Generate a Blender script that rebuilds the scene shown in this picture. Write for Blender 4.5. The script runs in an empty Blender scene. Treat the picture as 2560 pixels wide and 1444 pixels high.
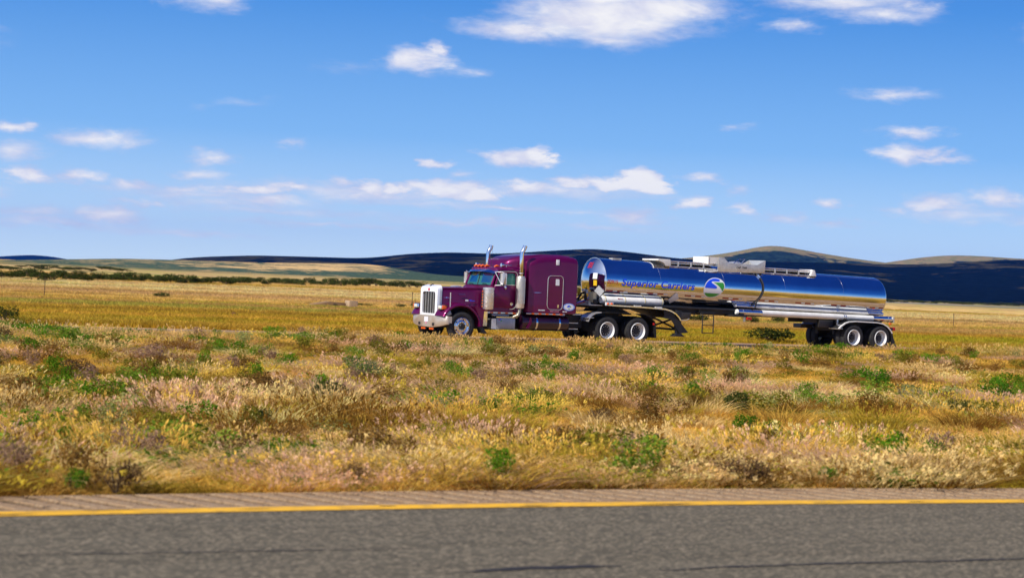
import bpy, bmesh, math, random
import numpy as np
from mathutils import Vector, Matrix

R = math.radians
random.seed(7)
rng = np.random.default_rng(11)
SC = bpy.context.scene
COL = SC.collection

# ------------------------------------------------------------------ camera
F = 4450.0                      # focal length in pixels of the 2560 px wide photograph
ROLL = math.atan(.044)
PITCH = math.atan(19 / F)
CAMH = 1.8
cam = bpy.data.cameras.new('camera')
cam.sensor_width = 36.0
cam.lens = 36.0 * F / 2560
cam.clip_start = .2
cam.clip_end = 60000
camo = bpy.data.objects.new('camera', cam)
COL.objects.link(camo)
camo.location = (0, 0, CAMH)
camo.rotation_euler = (Matrix.Rotation(R(90) - PITCH, 4, 'X') @ Matrix.Rotation(ROLL, 4, 'Z')).to_euler()
cam.dof.use_dof = True
cam.dof.focus_distance = 58
cam.dof.aperture_fstop = 2.4
SC.camera = camo

# ------------------------------------------------------------------ light and exposure
SUN_H = Vector((-.697, -.717)).normalized()      # horizontal direction towards the sun
SUN_EL = R(42)
sun = bpy.data.lights.new('sun', 'SUN')
sun.energy = 5.0
sun.angle = R(.53)
sun.color = (1, .945, .86)
suno = bpy.data.objects.new('sun', sun)
COL.objects.link(suno)
tosun = Vector((SUN_H.x * math.cos(SUN_EL), SUN_H.y * math.cos(SUN_EL), math.sin(SUN_EL)))
suno.rotation_euler = tosun.to_track_quat('Z', 'Y').to_euler()
suno.location = (0, -20, 60)

SC.view_settings.view_transform = 'Standard'
SC.view_settings.look = 'None'
SC.view_settings.exposure = 0
SC.view_settings.gamma = 1
SC.view_settings.use_curve_mapping = False
SC.render.engine = 'CYCLES'
cy = SC.cycles
cy.use_denoising = True
cy.max_bounces = 8
cy.diffuse_bounces = 2
cy.glossy_bounces = 4
cy.transparent_max_bounces = 8
cy.volume_bounces = 0
cy.caustics_reflective = False
cy.caustics_refractive = False
cy.sample_clamp_indirect = 6


def cam_dir(px, py):
    """direction through a photograph pixel (only used to lay out far hills, clouds and ground spots)"""
    X, Y = px - 1280, 722 - py
    c, s = math.cos(ROLL), math.sin(ROLL)
    x, y = X * c - Y * s, X * s + Y * c
    cp, sp = math.cos(PITCH), math.sin(PITCH)
    return x, F * cp + y * sp, -F * sp + y * cp


def azel(px, py):
    d = cam_dir(px, py)
    return math.atan2(d[0], d[1]), math.atan2(d[2], math.hypot(d[0], d[1]))


def on_ground(px, py, z=-.34):
    d = cam_dir(px, py)
    t = (z - CAMH) / d[2]
    return d[0] * t, d[1] * t


# ------------------------------------------------------------------ sky with clouds
W = bpy.data.worlds.new('World')
SC.world = W
W.use_nodes = True
wn, wl = W.node_tree.nodes, W.node_tree.links
wn.clear()


class NB:
    """tiny node helper"""
    def __init__(s, tree):
        s.n, s.l = tree.nodes, tree.links

    def new(s, t, **k):
        o = s.n.new(t)
        for a, b in k.items():
            setattr(o, a, b)
        return o

    def put(s, sock, v):
        if hasattr(v, 'is_output') or isinstance(v, bpy.types.NodeSocket):
            s.l.new(v, sock)
        else:
            sock.default_value = v

    def math(s, op, a, b=0.0, c=None, clamp=False):
        o = s.new('ShaderNodeMath', operation=op, use_clamp=clamp)
        s.put(o.inputs[0], a)
        s.put(o.inputs[1], b)
        if c is not None:
            s.put(o.inputs[2], c)
        return o.outputs[0]

    def vmath(s, op, a, b=None, c=None):
        o = s.new('ShaderNodeVectorMath', operation=op)
        s.put(o.inputs[0], a)
        if b is not None:
            s.put(o.inputs[1], b)
        if c is not None:
            s.put(o.inputs[2], c)
        return o.outputs['Value'] if op in ('LENGTH', 'DOT_PRODUCT') else o.outputs[0]

    def mix(s, f, a, b, blend='MIX'):
        o = s.new('ShaderNodeMix', data_type='RGBA', blend_type=blend)
        s.put(o.inputs[0], f)
        s.put(o.inputs[6], a if not isinstance(a, tuple) or len(a) == 4 else (*a, 1))
        s.put(o.inputs[7], b if not isinstance(b, tuple) or len(b) == 4 else (*b, 1))
        return o.outputs[2]

    def noise(s, vec, scale, detail=4, rough=.55, dist=0, col=False):
        o = s.new('ShaderNodeTexNoise')
        s.l.new(vec, o.inputs['Vector'])
        o.inputs['Scale'].default_value = scale
        o.inputs['Detail'].default_value = detail
        o.inputs['Roughness'].default_value = rough
        o.inputs['Distortion'].default_value = dist
        return o.outputs['Color' if col else 'Fac']

    def ramp(s, v, stops):
        o = s.new('ShaderNodeValToRGB')
        e = o.color_ramp.elements
        while len(e) < len(stops):
            e.new(.5)
        for q, (p, c) in zip(e, stops):
            q.position = p
            q.color = (*c, 1) if len(c) == 3 else c
        s.l.new(v, o.inputs[0])
        return o.outputs[0]

    def maprange(s, v, a, b, c=0., d=1., smooth=False):
        o = s.new('ShaderNodeMapRange', interpolation_type='SMOOTHSTEP' if smooth else 'LINEAR')
        s.put(o.inputs[0], v)
        for i, x in enumerate((a, b, c, d)):
            o.inputs[i + 1].default_value = x
        return o.outputs[0]


B = NB(W.node_tree)
sky = B.new('ShaderNodeTexSky', sky_type='NISHITA')
sky.sun_disc = False
sky.sun_elevation = SUN_EL
sky.sun_rotation = math.atan2(SUN_H.x, SUN_H.y)
sky.altitude = 1500
sky.air_density = 1.0
sky.dust_density = .15
sky.ozone_density = 3.0
hsv = B.new('ShaderNodeHueSaturation')
hsv.inputs['Saturation'].default_value = 1.25
hsv.inputs['Value'].default_value = 1.0
B.l.new(sky.outputs[0], hsv.inputs['Color'])
tc = B.new('ShaderNodeTexCoord')
sep = B.new('ShaderNodeSeparateXYZ')
B.l.new(tc.outputs['Generated'], sep.inputs[0])
az = B.math('ARCTAN2', sep.outputs[0], sep.outputs[1])
el = B.math('ARCSINE', sep.outputs[2])
comb = B.new('ShaderNodeCombineXYZ')
B.l.new(az, comb.inputs[0]); B.l.new(el, comb.inputs[1])
ae = comb.outputs[0]
st = B.vmath('MULTIPLY', ae, (1, 2.6, 1))
nz1 = B.noise(st, 26, 5, .6, .4, col=True)
nz2 = B.noise(st, 95, 3, .6, 0, col=True)
w1 = B.vmath('MULTIPLY', B.vmath('SUBTRACT', nz1, (.5, .5, .5)), (.05, .012, 0))
w2 = B.vmath('MULTIPLY', B.vmath('SUBTRACT', nz2, (.5, .5, .5)), (.016, .004, 0))
warped = B.vmath('ADD', ae, B.vmath('ADD', w1, w2))
# clouds as seen in the photograph: centre x, y, half width, half height (px), thickness
CL = [(515, -2, 105, 32, .75), (1500, 45, 250, 66, 1.1), (1330, 72, 170, 30, .9), (1640, 20, 190, 56, 1.), (1530, 100, 120, 26, .7), (1500, -20, 170, 60, 1.1),
      (2120, 0, 200, 34, .75), (2210, 35, 130, 28, .7), (1965, 60, 75, 20, .6), (2290, 18, 60, 22, .6), (1050, 152, 88, 30, 1.), (1085, 132, 40, 26, .9), (1155, 180, 48, 14, .45),
      (20, 316, 60, 16, .65), (255, 350, 105, 24, .55), (30, 375, 85, 26, .45), (75, 436, 72, 22, .75), (200, 440, 58, 18, .55), (525, 392, 62, 20, .42),
      (520, 432, 75, 18, .5), (320, 462, 65, 16, .5), (640, 473, 80, 14, .85), (730, 470, 70, 14, .7), (930, 466, 60, 18, .9), (1010, 467, 50, 14, .95), (1120, 472, 95, 27, 1.),
      (1200, 480, 60, 20, .9), (850, 453, 38, 12, .5), (1290, 397, 88, 24, .9), (1345, 388, 40, 24, .9), (1075, 407, 45, 12, .7), (1165, 435, 40, 12, .35), (1315, 472, 60, 17, .8),
      (1420, 460, 60, 16, .8), (1510, 457, 90, 18, .85), (1605, 448, 52, 33, 1.15), (1570, 462, 80, 18, 1.), (1750, 440, 62, 12, .45), (1715, 502, 50, 22, .75),
      (1250, 520, 70, 10, .5), (1590, 537, 75, 24, .5), (270, 537, 90, 24, .6), (90, 535, 110, 18, .35), (340, 505, 60, 12, .4), (560, 505, 260, 14, .3), (700, 525, 330, 12, .28), (1050, 505, 320, 14, .3), (560, 476, 70, 12, .4), (1400, 525, 210, 10, .25),
      (2230, 238, 105, 17, .6), (2275, 332, 80, 18, .55), (2280, 388, 75, 24, .75), (2360, 396, 70, 12, .5), (1845, 322, 42, 10, .28), (1838, 470, 40, 16, .3), (1850, 520, 42, 14, .5), (2075, 507, 55, 14, .6),
      (1955, 545, 70, 16, .35), (2085, 558, 80, 10, .35), (2330, 510, 90, 26, .6), (2490, 500, 75, 26, .6), (2400, 540, 170, 18, .35), (2230, 530, 50, 12, .35), (610, 255, 60, 12, .22), (865, 168, 75, 12, .2), (735, 365, 40, 15, .28), (490, 262, 30, 10, .15),
      (900, 478, 380, 24, .42), (1380, 478, 290, 20, .42), (480, 482, 260, 18, .36), (150, 560, 220, 12, .35), (430, 580, 260, 9, .28), (820, 560, 300, 10, .3), (1150, 555, 260, 12, .32), (1500, 565, 200, 9, .25), (660, 500, 130, 16, .5), (460, 470, 110, 12, .45), (880, 485, 120, 14, .5), (2620, 548, 90, 22, .5), (-120, 470, 130, 26, .5), (2800, 300, 120, 30, .6), (-250, 300, 140, 34, .6), (-180, 90, 150, 40, .6), (2750, 80, 150, 50, .7)]
dens = None
lit = None
for (px, py, hw, hh, th) in CL:
    a0, e0 = azel(px, py)
    ka, ke = F / (hw * 1.25), F / (hh * 1.25)
    th = th * (1.6 if py > 300 else 1.05)
    v = B.vmath('MULTIPLY_ADD', warped, (ka, ke, 0), (-a0 * ka, -e0 * ke, 0))
    d = B.math('MULTIPLY_ADD', B.vmath('LENGTH', v), -th, th)
    dens = d if dens is None else B.math('SMOOTH_MAX', dens, d, .15)
# thin broken cumulus over the rest of the sky, outside the frame too (same kind as in view)
pl = B.new('ShaderNodeVectorMath', operation='DIVIDE')
B.l.new(tc.outputs['Generated'], pl.inputs[0])
zz = B.math('ADD', B.math('MAXIMUM', sep.outputs[2], 0), .06)
cz = B.new('ShaderNodeCombineXYZ')
for i in range(3):
    B.l.new(zz, cz.inputs[i])
B.l.new(cz.outputs[0], pl.inputs[1])
gen = B.noise(pl.outputs[0], 1.1, 6, .6, .2)
front = B.math('GREATER_THAN', B.math('ABSOLUTE', az), .42)
high = B.math('GREATER_THAN', el, .28)
other = B.math('MAXIMUM', front, high)
gd = B.math('MULTIPLY', B.maprange(gen, .60, .78, 0, .9, True), other)
tex = B.noise(B.vmath('MULTIPLY', ae, (1, 3.2, 1)), 60, 6, .62, .3)
dd = B.math('ADD', dens, B.math('MULTIPLY', B.math('SUBTRACT', tex, .5), .55))
cov = B.maprange(dd, -.08, .88, 0, 1, True)
cov = B.math('MAXIMUM', cov, gd)
tone = B.noise(B.vmath('MULTIPLY', ae, (1, 2.2, 1)), 38, 4, .55, .5)
core = B.math('ADD', B.math('MULTIPLY', tone, 1.1), B.math('MULTIPLY', dens, .45))
ccol = B.mix(B.maprange(core, .5, 1.08), (.62, .64, .84), (1.0, .98, .97))
# the sky strength is low, so the cloud colours are divided by it
SKY_STRENGTH = .1
cs = B.vmath('SCALE', ccol)
cs.node.inputs['Scale'].default_value = 1 / SKY_STRENGTH
low = B.ramp(B.math('MULTIPLY', el, 1 / .6, clamp=True), [(0, (.76, .98, 1.10)), (.05, (.55, .79, 1.06)), (.13, (.23, .51, .96)), (.26, (.070, .29, .79)), (.42, (.013, .105, .50)), (1, (.005, .036, .27))])
lowd = B.vmath('SCALE', low)
lowd.node.inputs['Scale'].default_value = 1 / SKY_STRENGTH
clear = B.mix(.88, hsv.outputs[0], lowd)
dsun = B.new('ShaderNodeVectorMath', operation='DOT_PRODUCT')
B.l.new(tc.outputs['Generated'], dsun.inputs[0])
dsun.inputs[1].default_value = tosun
glow = B.math('POWER', B.math('MAXIMUM', dsun.outputs['Value'], 0), 3.)
gcs = B.vmath('SCALE', (.55 / SKY_STRENGTH, .62 / SKY_STRENGTH, .70 / SKY_STRENGTH))
B.l.new(glow, gcs.node.inputs['Scale'])
clear = B.vmath('ADD', clear, gcs)
fin = B.mix(B.math('MULTIPLY', cov, .93), clear, cs)
bg = B.new('ShaderNodeBackground')
B.l.new(fin, bg.inputs[0])
bg.inputs[1].default_value = SKY_STRENGTH
wo = B.new('ShaderNodeOutputWorld')
B.l.new(bg.outputs[0], wo.inputs[0])
W.cycles.sampling_method = 'MANUAL'
W.cycles.sample_map_resolution = 512

# ------------------------------------------------------------------ materials
MATS = {}


def mat(name, col, rough=.5, metal=0., var=0., vscale=6., bump=0., bscale=30., coat=0., spec=.5, emit=None, dirt=0., dirtcol=(.12, .09, .06)):
    m = bpy.data.materials.new(name)
    m.use_nodes = True
    t = NB(m.node_tree)
    p = t.n['Principled BSDF']
    p.inputs['Roughness'].default_value = rough
    p.inputs['Metallic'].default_value = metal
    p.inputs['Coat Weight'].default_value = coat
    p.inputs['Coat Roughness'].default_value = .04
    p.inputs['Specular IOR Level'].default_value = spec
    p.inputs['Base Color'].default_value = (*col, 1)
    if var or bump or dirt:
        c = t.new('ShaderNodeTexCoord').outputs['Object']
        if var or dirt:
            n = t.noise(c, vscale, 5, .6)
            lo = tuple(max(0, x * (1 - var)) for x in col)
            hi = tuple(min(1, x * (1 + var)) for x in col)
            out = t.mix(t.maprange(n, .3, .7), lo, hi)
            if dirt:
                n2 = t.noise(c, vscale * .6, 6, .7, .6)
                f = t.math('MULTIPLY', t.maprange(n2, .45, .75), dirt)
                out = t.mix(f, out, dirtcol)
            t.l.new(out, p.inputs['Base Color'])
            r = t.maprange(n, .2, .8, max(0, rough - .08), min(1, rough + .12))
            t.l.new(r, p.inputs['Roughness'])
        if bump:
            nb = t.noise(c, bscale, 4, .6)
            b = t.new('ShaderNodeBump')
            b.inputs['Strength'].default_value = bump
            b.inputs['Distance'].default_value = .02
            t.l.new(nb, b.inputs['Height'])
            t.l.new(b.outputs[0], p.inputs['Normal'])
    MATS[name] = m
    return m


PURPLE = mat('purple_paint', (.155, .0015, .070), .36, .5, .12, 1.5, coat=.5, spec=.3, dirt=.12, dirtcol=(.14, .05, .06))
PURPLE_SHADED = mat('shaded_purple_paint', (.022, .002, .012), .3, 0, .12, 1.5, coat=.6)  # purple of the fuel tanks, with the body's shade put into the colour
CHROME = mat('polished_steel', (.80, .81, .82), .07, 1., .05, 3)
TANKM = mat('mirror_tank_steel', (.72, .74, .78), .05, 1., .04, 1.2, bump=.035, bscale=1.4, dirt=.22, dirtcol=(.42, .34, .26))
ALU = mat('brushed_aluminium', (.86, .84, .80), .30, .8, .08, 4, dirt=.25, dirtcol=(.4, .33, .25))
GRILLEW = mat('bright_grille_shell', (.90, .90, .92), .2, .15, .04, 4)
ALUD = mat('worn_aluminium', (.70, .66, .58), .42, .6, .2, 5, dirt=.4, dirtcol=(.42, .3, .2))
BUMP = mat('satin_bumper_steel', (.62, .54, .44), .42, .6, .1, 4, dirt=.35, dirtcol=(.42, .32, .22))
WHITEP = mat('weathered_white_tube', (.86, .84, .78), .45, 0, .12, 3, dirt=.3, dirtcol=(.42, .38, .30))
CREAM = mat('cream_plastic', (.72, .62, .36), .5, 0, .1, 6)
BLACKP = mat('black_chassis_paint', (.012, .012, .013), .55, 0, .5, 5, dirt=.35, dirtcol=(.05, .038, .028))
RUBBER = mat('tyre_rubber', (.018, .018, .019), .75, 0, .4, 9, bump=.3, bscale=60, dirt=.4, dirtcol=(.06, .048, .036))
RIMW = mat('white_painted_rim', (.80, .80, .79), .3, 0, .08, 7)
GREYG = mat('grille_mesh_grey', (.085, .08, .075), .5, .6, .2, 20)
RED = mat('red_reflector', (.30, .008, .01), .35)
TAPEW = mat('white_reflector', (.72, .72, .74), .35)
AMBER = mat('amber_lens', (.85, .13, .01), .2, spec=.6)
REDL = mat('red_lens', (.45, .01, .01), .2)
LAMPG = mat('headlamp_glass', (.85, .84, .76), .12, .3)
BLUEP = mat('blue_lettering', (.012, .085, .88), .35)
GREENP = mat('green_logo', (.045, .34, .04), .35)
WHITEL = mat('white_logo', (.82, .83, .85), .35)
REDP = mat('red_lettering', (.55, .02, .04), .4)
BLKL = mat('black_lettering', (.02, .02, .02), .5)
YELLOW = mat('yellow_paint', (.80, .50, .02), .4)
PINK = mat('pinkish_lettering', (.75, .28, .36), .4)
GREYP = mat('grey_placard', (.55, .56, .60), .45, 0, .2, 12)
DARKIN = mat('dark_cab_lining', (.03, .03, .035), .8)
SKIN = mat('skin', (.45, .27, .19), .6)
HIVIS = mat('lime_shirt', (.35, .62, .08), .8)
STEELB = mat('painted_step_steel', (.38, .40, .44), .35, .5, .2, 6, dirt=.3)
RUSTY = mat('sooty_pipe', (.42, .38, .30), .4, .8, .3, 9, dirt=.4, dirtcol=(.2, .13, .07))

gm = bpy.data.materials.new('tinted_cab_glass')
gm.use_nodes = True
t = NB(gm.node_tree)
t.n.clear()
tr = t.new('ShaderNodeBsdfTransparent'); tr.inputs[0].default_value = (.45, .85, .80, 1)
gl = t.new('ShaderNodeBsdfGlossy'); gl.inputs['Roughness'].default_value = .03; gl.inputs[0].default_value = (.36, .62, .56, 1)
fr = t.new('ShaderNodeFresnel'); fr.inputs[0].default_value = 1.5
mx = t.new('ShaderNodeMixShader')
film = t.new('ShaderNodeBsdfDiffuse'); film.inputs[0].default_value = (.07, .30, .27, 1)
m0 = t.new('ShaderNodeMixShader'); m0.inputs[0].default_value = .5
t.l.new(tr.outputs[0], m0.inputs[1]); t.l.new(film.outputs[0], m0.inputs[2])
t.l.new(t.math('ADD', fr.outputs[0], .06, clamp=True), mx.inputs[0])
t.l.new(m0.outputs[0], mx.inputs[1]); t.l.new(gl.outputs[0], mx.inputs[2])
o = t.new('ShaderNodeOutputMaterial'); t.l.new(mx.outputs[0], o.inputs[0])
GLASS = gm


# ------------------------------------------------------------------ mesh builder
class MB:
    def __init__(s):
        s.v, s.f, s.mi = [], [], []

    def add(s, vs, fs, m=0):
        k = len(s.v)
        s.v += [tuple(p) for p in vs]
        s.f += [tuple(i + k for i in q) for q in fs]
        s.mi += [m] * len(fs)
        return s

    def box(s, x0, x1, y0, y1, z0, z1, m=0):
        v = [(x, y, z) for z in (z0, z1) for y in (y0, y1) for x in (x0, x1)]
        return s.add(v, [(0, 2, 3, 1), (4, 5, 7, 6), (0, 1, 5, 4), (2, 6, 7, 3), (0, 4, 6, 2), (1, 3, 7, 5)], m)

    def prism(s, poly, y0, y1, plane='xz', m=0):
        n = len(poly)
        def P(a, b, c):
            return {'xz': (a, c, b), 'yz': (c, a, b), 'xy': (a, b, c)}[plane]
        v = [P(a, b, y0) for a, b in poly] + [P(a, b, y1) for a, b in poly]
        f = [tuple(range(n)), tuple(range(2 * n - 1, n - 1, -1))] + [(i, n + i, n + (i + 1) % n, (i + 1) % n) for i in range(n)]
        return s.add(v, f, m)

    def rings(s, rs, cap=True, closed=True, m=0):
        n = len(rs[0])
        v = [p for r in rs for p in r]
        f = []
        for j in range(len(rs) - 1):
            for i in range(n if closed else n - 1):
                a, b = j * n + i, j * n + (i + 1) % n
                f.append((a, b, b + n, a + n))
        if cap:
            f.append(tuple(range(n - 1, -1, -1)))
            f.append(tuple((len(rs) - 1) * n + i for i in range(n)))
        return s.add(v, f, m)

    def tube(s, path, r, seg=10, m=0, cap=True):
        path = [Vector(p) for p in path]
        rr = r if isinstance(r, (list, tuple)) else [r] * len(path)
        rs = []
        up = None
        for i, p in enumerate(path):
            d = (path[min(i + 1, len(path) - 1)] - path[max(i - 1, 0)]).normalized()
            if up is None:
                up = Vector((0, 0, 1)) if abs(d.z) < .9 else Vector((0, 1, 0))
            a = d.cross(up).normalized()
            b = a.cross(d).normalized()
            up = b
            rs.append([p + (a * math.cos(q) + b * math.sin(q)) * rr[i] for q in [2 * math.pi * k / seg for k in range(seg)]])
        return s.rings(rs, cap, True, m)

    def lathe(s, prof, c=(0, 0, 0), axis='y', seg=32, m=0, cap=False):
        rs = []
        for a, r in prof:
            ring = []
            for k in range(seg):
                q = 2 * math.pi * k / seg
                u, w = r * math.cos(q), r * math.sin(q)
                ring.append({'y': (c[0] + u, c[1] + a, c[2] + w), 'x': (c[0] + a, c[1] + u, c[2] + w), 'z': (c[0] + u, c[1] + w, c[2] + a)}[axis])
            rs.append(ring)
        return s.rings(rs, cap, True, m)

    def build(s, name, material, parent=None, loc=(0, 0, 0), off=(0, 0, 0), bevel=0., smooth=35, shift=None, **props):
        me = bpy.data.meshes.new(name)
        v = [(a - off[0], b - off[1], c - off[2]) for a, b, c in s.v]
        me.from_pydata(v, [], s.f)
        ms = material if isinstance(material, (list, tuple)) else [material]
        for q in ms:
            me.materials.append(q)
        if len(ms) > 1:
            me.polygons.foreach_set('material_index', s.mi)
        bm = bmesh.new(); bm.from_mesh(me)
        bmesh.ops.recalc_face_normals(bm, faces=bm.faces)
        if bevel:
            es = [e for e in bm.edges if len(e.link_faces) == 2 and e.calc_face_angle(0) > R(30)]
            bmesh.ops.bevel(bm, geom=es, offset=bevel, segments=2, profile=.6, affect='EDGES', clamp_overlap=True)
        bm.to_mesh(me); bm.free()
        if smooth:
            me.shade_smooth()
            me.set_sharp_from_angle(angle=R(smooth))
        ob = bpy.data.objects.new(name, me)
        COL.objects.link(ob)
        ob.location = loc
        if parent is not None:
            ob.parent = parent
        for k, q in props.items():
            ob[k] = q
        return ob


def empty(name, loc=(0, 0, 0), rz=0., parent=None, **props):
    o = bpy.data.objects.new(name, None)
    COL.objects.link(o)
    o.empty_display_size = .2
    o.location = loc
    o.rotation_euler.z = rz
    if parent is not None:
        o.parent = parent
    for k, q in props.items():
        o[k] = q
    return o


def copy_tree(o, parent=None, loc=None, rz=None):
    c = o.copy()
    COL.objects.link(c)
    c.parent = parent
    if loc is not None:
        c.location = loc
    if rz is not None:
        c.rotation_euler.z = rz
    for ch in list(o.children):
        copy_tree(ch, c)
    return c


def rsec(x, hw, z0, z1, r, n=6, hwt=None, rb=.03):
    """body cross section in the yz plane at x, rounded top corners"""
    hwt = hw if hwt is None else hwt
    p = []
    for i in range(n + 1):
        q = math.pi / 2 * i / n
        p.append((x, hwt - r + r * math.cos(q), z1 - r + r * math.sin(q)))
    for i in range(n + 1):
        q = math.pi / 2 * (1 + i / n)
        p.append((x, -hwt + r + r * math.cos(q), z1 - r + r * math.sin(q)))
    p += [(x, -hw, z0 + rb), (x, -hw + rb, z0), (x, hw - rb, z0), (x, hw, z0 + rb)]
    return p


def band(path, y0, y1, th):
    """a bent sheet following an xz path, th thick, between y0 and y1"""
    mb = MB()
    n = len(path)
    rs = []
    for i, (x, z) in enumerate(path):
        a = path[max(i - 1, 0)]; b = path[min(i + 1, n - 1)]
        d = Vector((b[0] - a[0], b[1] - a[1])).normalized()
        nx, nz = -d.y, d.x
        rs.append([(x, y0, z), (x, y1, z), (x + nx * th, y1, z + nz * th), (x + nx * th, y0, z + nz * th)])
    mb.rings(rs)
    return mb


def arc(cx, cz, r, a0, a1, n=10):
    return [(cx + r * math.cos(R(a0 + (a1 - a0) * i / n)), cz + r * math.sin(R(a0 + (a1 - a0) * i / n))) for i in range(n + 1)]


# ------------------------------------------------------------------ layout of the place
OX, OY = -3.372, 62.391           # point of the truck's front centre line
UX, UY = math.sin(R(59.2)), math.cos(R(59.2))      # along the truck's road, front to rear of the truck
NX, NY = -UY, UX                  # away from the camera
RZ = math.atan2(UY, UX)
ROADZ = -.34


def S(x, y):
    return (x - OX) * NX + (y - OY) * NY


def L(x, y):
    return (x - OX) * UX + (y - OY) * UY


def tw(l, s):
    return OX + UX * l + NX * s, OY + UY * l + NY * s


def yc(x):
    """yellow edge line of the near road"""
    x = np.asarray(x, float)
    q = np.clip(x, -9, 9)
    y = 14.28 + .457 * q - .0085 * q * q
    sl = .457 - .017 * q
    return y + sl * (x - q)


def smooth(a, b, x):
    t = np.clip((x - a) / (b - a), 0, 1)
    return t * t * (3 - 2 * t)


class VN:
    """cheap smooth value noise"""
    def __init__(s, seed, n=256):
        s.n = n
        s.g = np.random.default_rng(seed).random((n, n))

    def __call__(s, x, y):
        x = np.asarray(x, float); y = np.asarray(y, float)
        xi = np.floor(x).astype(int); yi = np.floor(y).astype(int)
        fx = x - xi; fy = y - yi
        fx = fx * fx * (3 - 2 * fx); fy = fy * fy * (3 - 2 * fy)
        g, n = s.g, s.n
        a = g[xi % n, yi % n]; b = g[(xi + 1) % n, yi % n]; c = g[xi % n, (yi + 1) % n]; d = g[(xi + 1) % n, (yi + 1) % n]
        return (a * (1 - fx) + b * fx) * (1 - fy) + (c * (1 - fx) + d * fx) * fy

    def fbm(s, x, y, o=4):
        t = 0; a = .5; w = 0
        for i in range(o):
            t = t + a * s(x * 2 ** i + 17 * i, y * 2 ** i - 9 * i); w += a; a *= .5
        return t / w


N1, N2, N3 = VN(1), VN(2), VN(3)


def gz(x, y):
    x = np.asarray(x, float); y = np.asarray(y, float)
    e = (y - yc(x)) * .91
    s = S(x, y)
    l = L(x, y)
    z = np.full(x.shape, -.03)
    med = -.03 - .42 * smooth(1.0, 9, e) + (.15 + .15 * smooth(2, 24, l)) * smooth(-26, -9, s) + .09 * smooth(-1, -8, l) * smooth(-20, -9, s) + .14 * (N1.fbm(x * .35, y * .35) - .5) * smooth(1.2, 4, e)
    road = ROADZ - .05
    k = smooth(-5.9, -4.8, s)
    med = med * (1 - k) + road * k
    field = road + .22 * (N2.fbm(l * .02, s * .06) - .5) * smooth(7, 14, s)
    z = np.where(e > .9, med, z)
    z = np.where(s > 0, field, z)
    z = np.where(e < -12, -.10 + .25 * (N1.fbm(x * .1, y * .1) - .5) * smooth(12, 20, -e), z)
    return z


# colour zones of the open land, linear albedo
def land_color(x, y):
    x = np.asarray(x, float); y = np.asarray(y, float)
    s, l = S(x, y), L(x, y)
    e = (y - yc(x)) * .91
    def c(*v):
        return np.array(v)
    gold, tan, olive, mauve, green, brown, pale = c(.80, .475, .065), c(.85, .55, .175), c(.50, .345, .03), c(.60, .38, .17), c(.20, .29, .02), c(.31, .165, .03), c(.92, .63, .27)
    n1 = N1.fbm(l * .08 + 3, s * .22)[..., None]
    n2 = N2.fbm(l * .25, s * .55 + 5)[..., None]
    n3 = N3.fbm(l * .02, s * .12 + 9)[..., None]
    n4 = N1.fbm(l * .6 + 40, s * .9)[..., None]
    # median
    med = gold * (1 - smooth(.45, .65, n1)) + tan * smooth(.45, .65, n1)
    q = smooth(.56, .68, n2); med = med * (1 - q) + (olive * .9) * q
    q = smooth(.60, .70, n4) * .8; med = med * (1 - q) + brown * q
    q = smooth(.62, .75, N3.fbm(l * .3 + 7, s * .5)[..., None]) * .7; med = med * (1 - q) + mauve * q
    q = smooth(.60, .72, N2.fbm(l * .16 + 31, s * .4 + 3)[..., None]) * .55; med = med * (1 - q) + (olive * 1.1) * q
    # strip next to the far road is browner, the near one paler
    ss = s[..., None]
    q = np.exp(-((ss + 14) / 5.) ** 2) * .45; med = med * (1 - q) + (brown * 1.3) * q
    q = np.exp(-((ss + 36) / 3.5) ** 2) * .5; med = med * (1 - q) + (gold * 1.1) * q
    # field
    f = olive * (1 - smooth(.4, .6, n3)) + gold * .85 * smooth(.4, .6, n3)
    jit = (n3 - .5) * 26
    def bandq(a, b, w=5):
        sj = ss + jit * .5
        return smooth(a - w, a + w, sj) * (1 - smooth(b - w, b + w, sj))
    q = bandq(30, 50, 3); f = f * (1 - q * .55) + (mauve * .9) * q * .55
    q = bandq(52, 78, 5); f = f * (1 - q * .8) + (tan * .95) * q * .8
    q = bandq(66, 84, 3) * .7; f = f * (1 - q) + mauve * q
    q = bandq(86, 150, 6); f = f * (1 - q) + pale * q
    q = bandq(165, 400, 12); f = f * (1 - q) + (tan * .9) * q
    mot = smooth(.46, .54, N2.fbm(x * .004, y * .012)[..., None]); q = bandq(330, 3000, 40); f = f * (1 - q) + (c(.11, .13, .045) * mot + c(.55, .37, .14) * (1 - mot)) * q
    q = bandq(560, 760, 20) * (x[..., None] > 120); f = f * (1 - q) + c(.24, .23, .19) * q
    st = smooth(.60, .68, N2.fbm(l * .015 + 50, s * .28)[..., None]) * .55; f = f * (1 - st) + brown * 1.25 * st
    st = smooth(.62, .7, N1.fbm(l * .02 + 90, s * .22)[..., None]) * .5; f = f * (1 - st) + (green + c(.12, .1, .0)) * st
    out = np.where(ss > 3, f, med)
    # verge behind the camera: same dry grass
    out = np.where(e[..., None] < -12, med, out)
    return np.clip(out, 0, 1)


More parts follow.
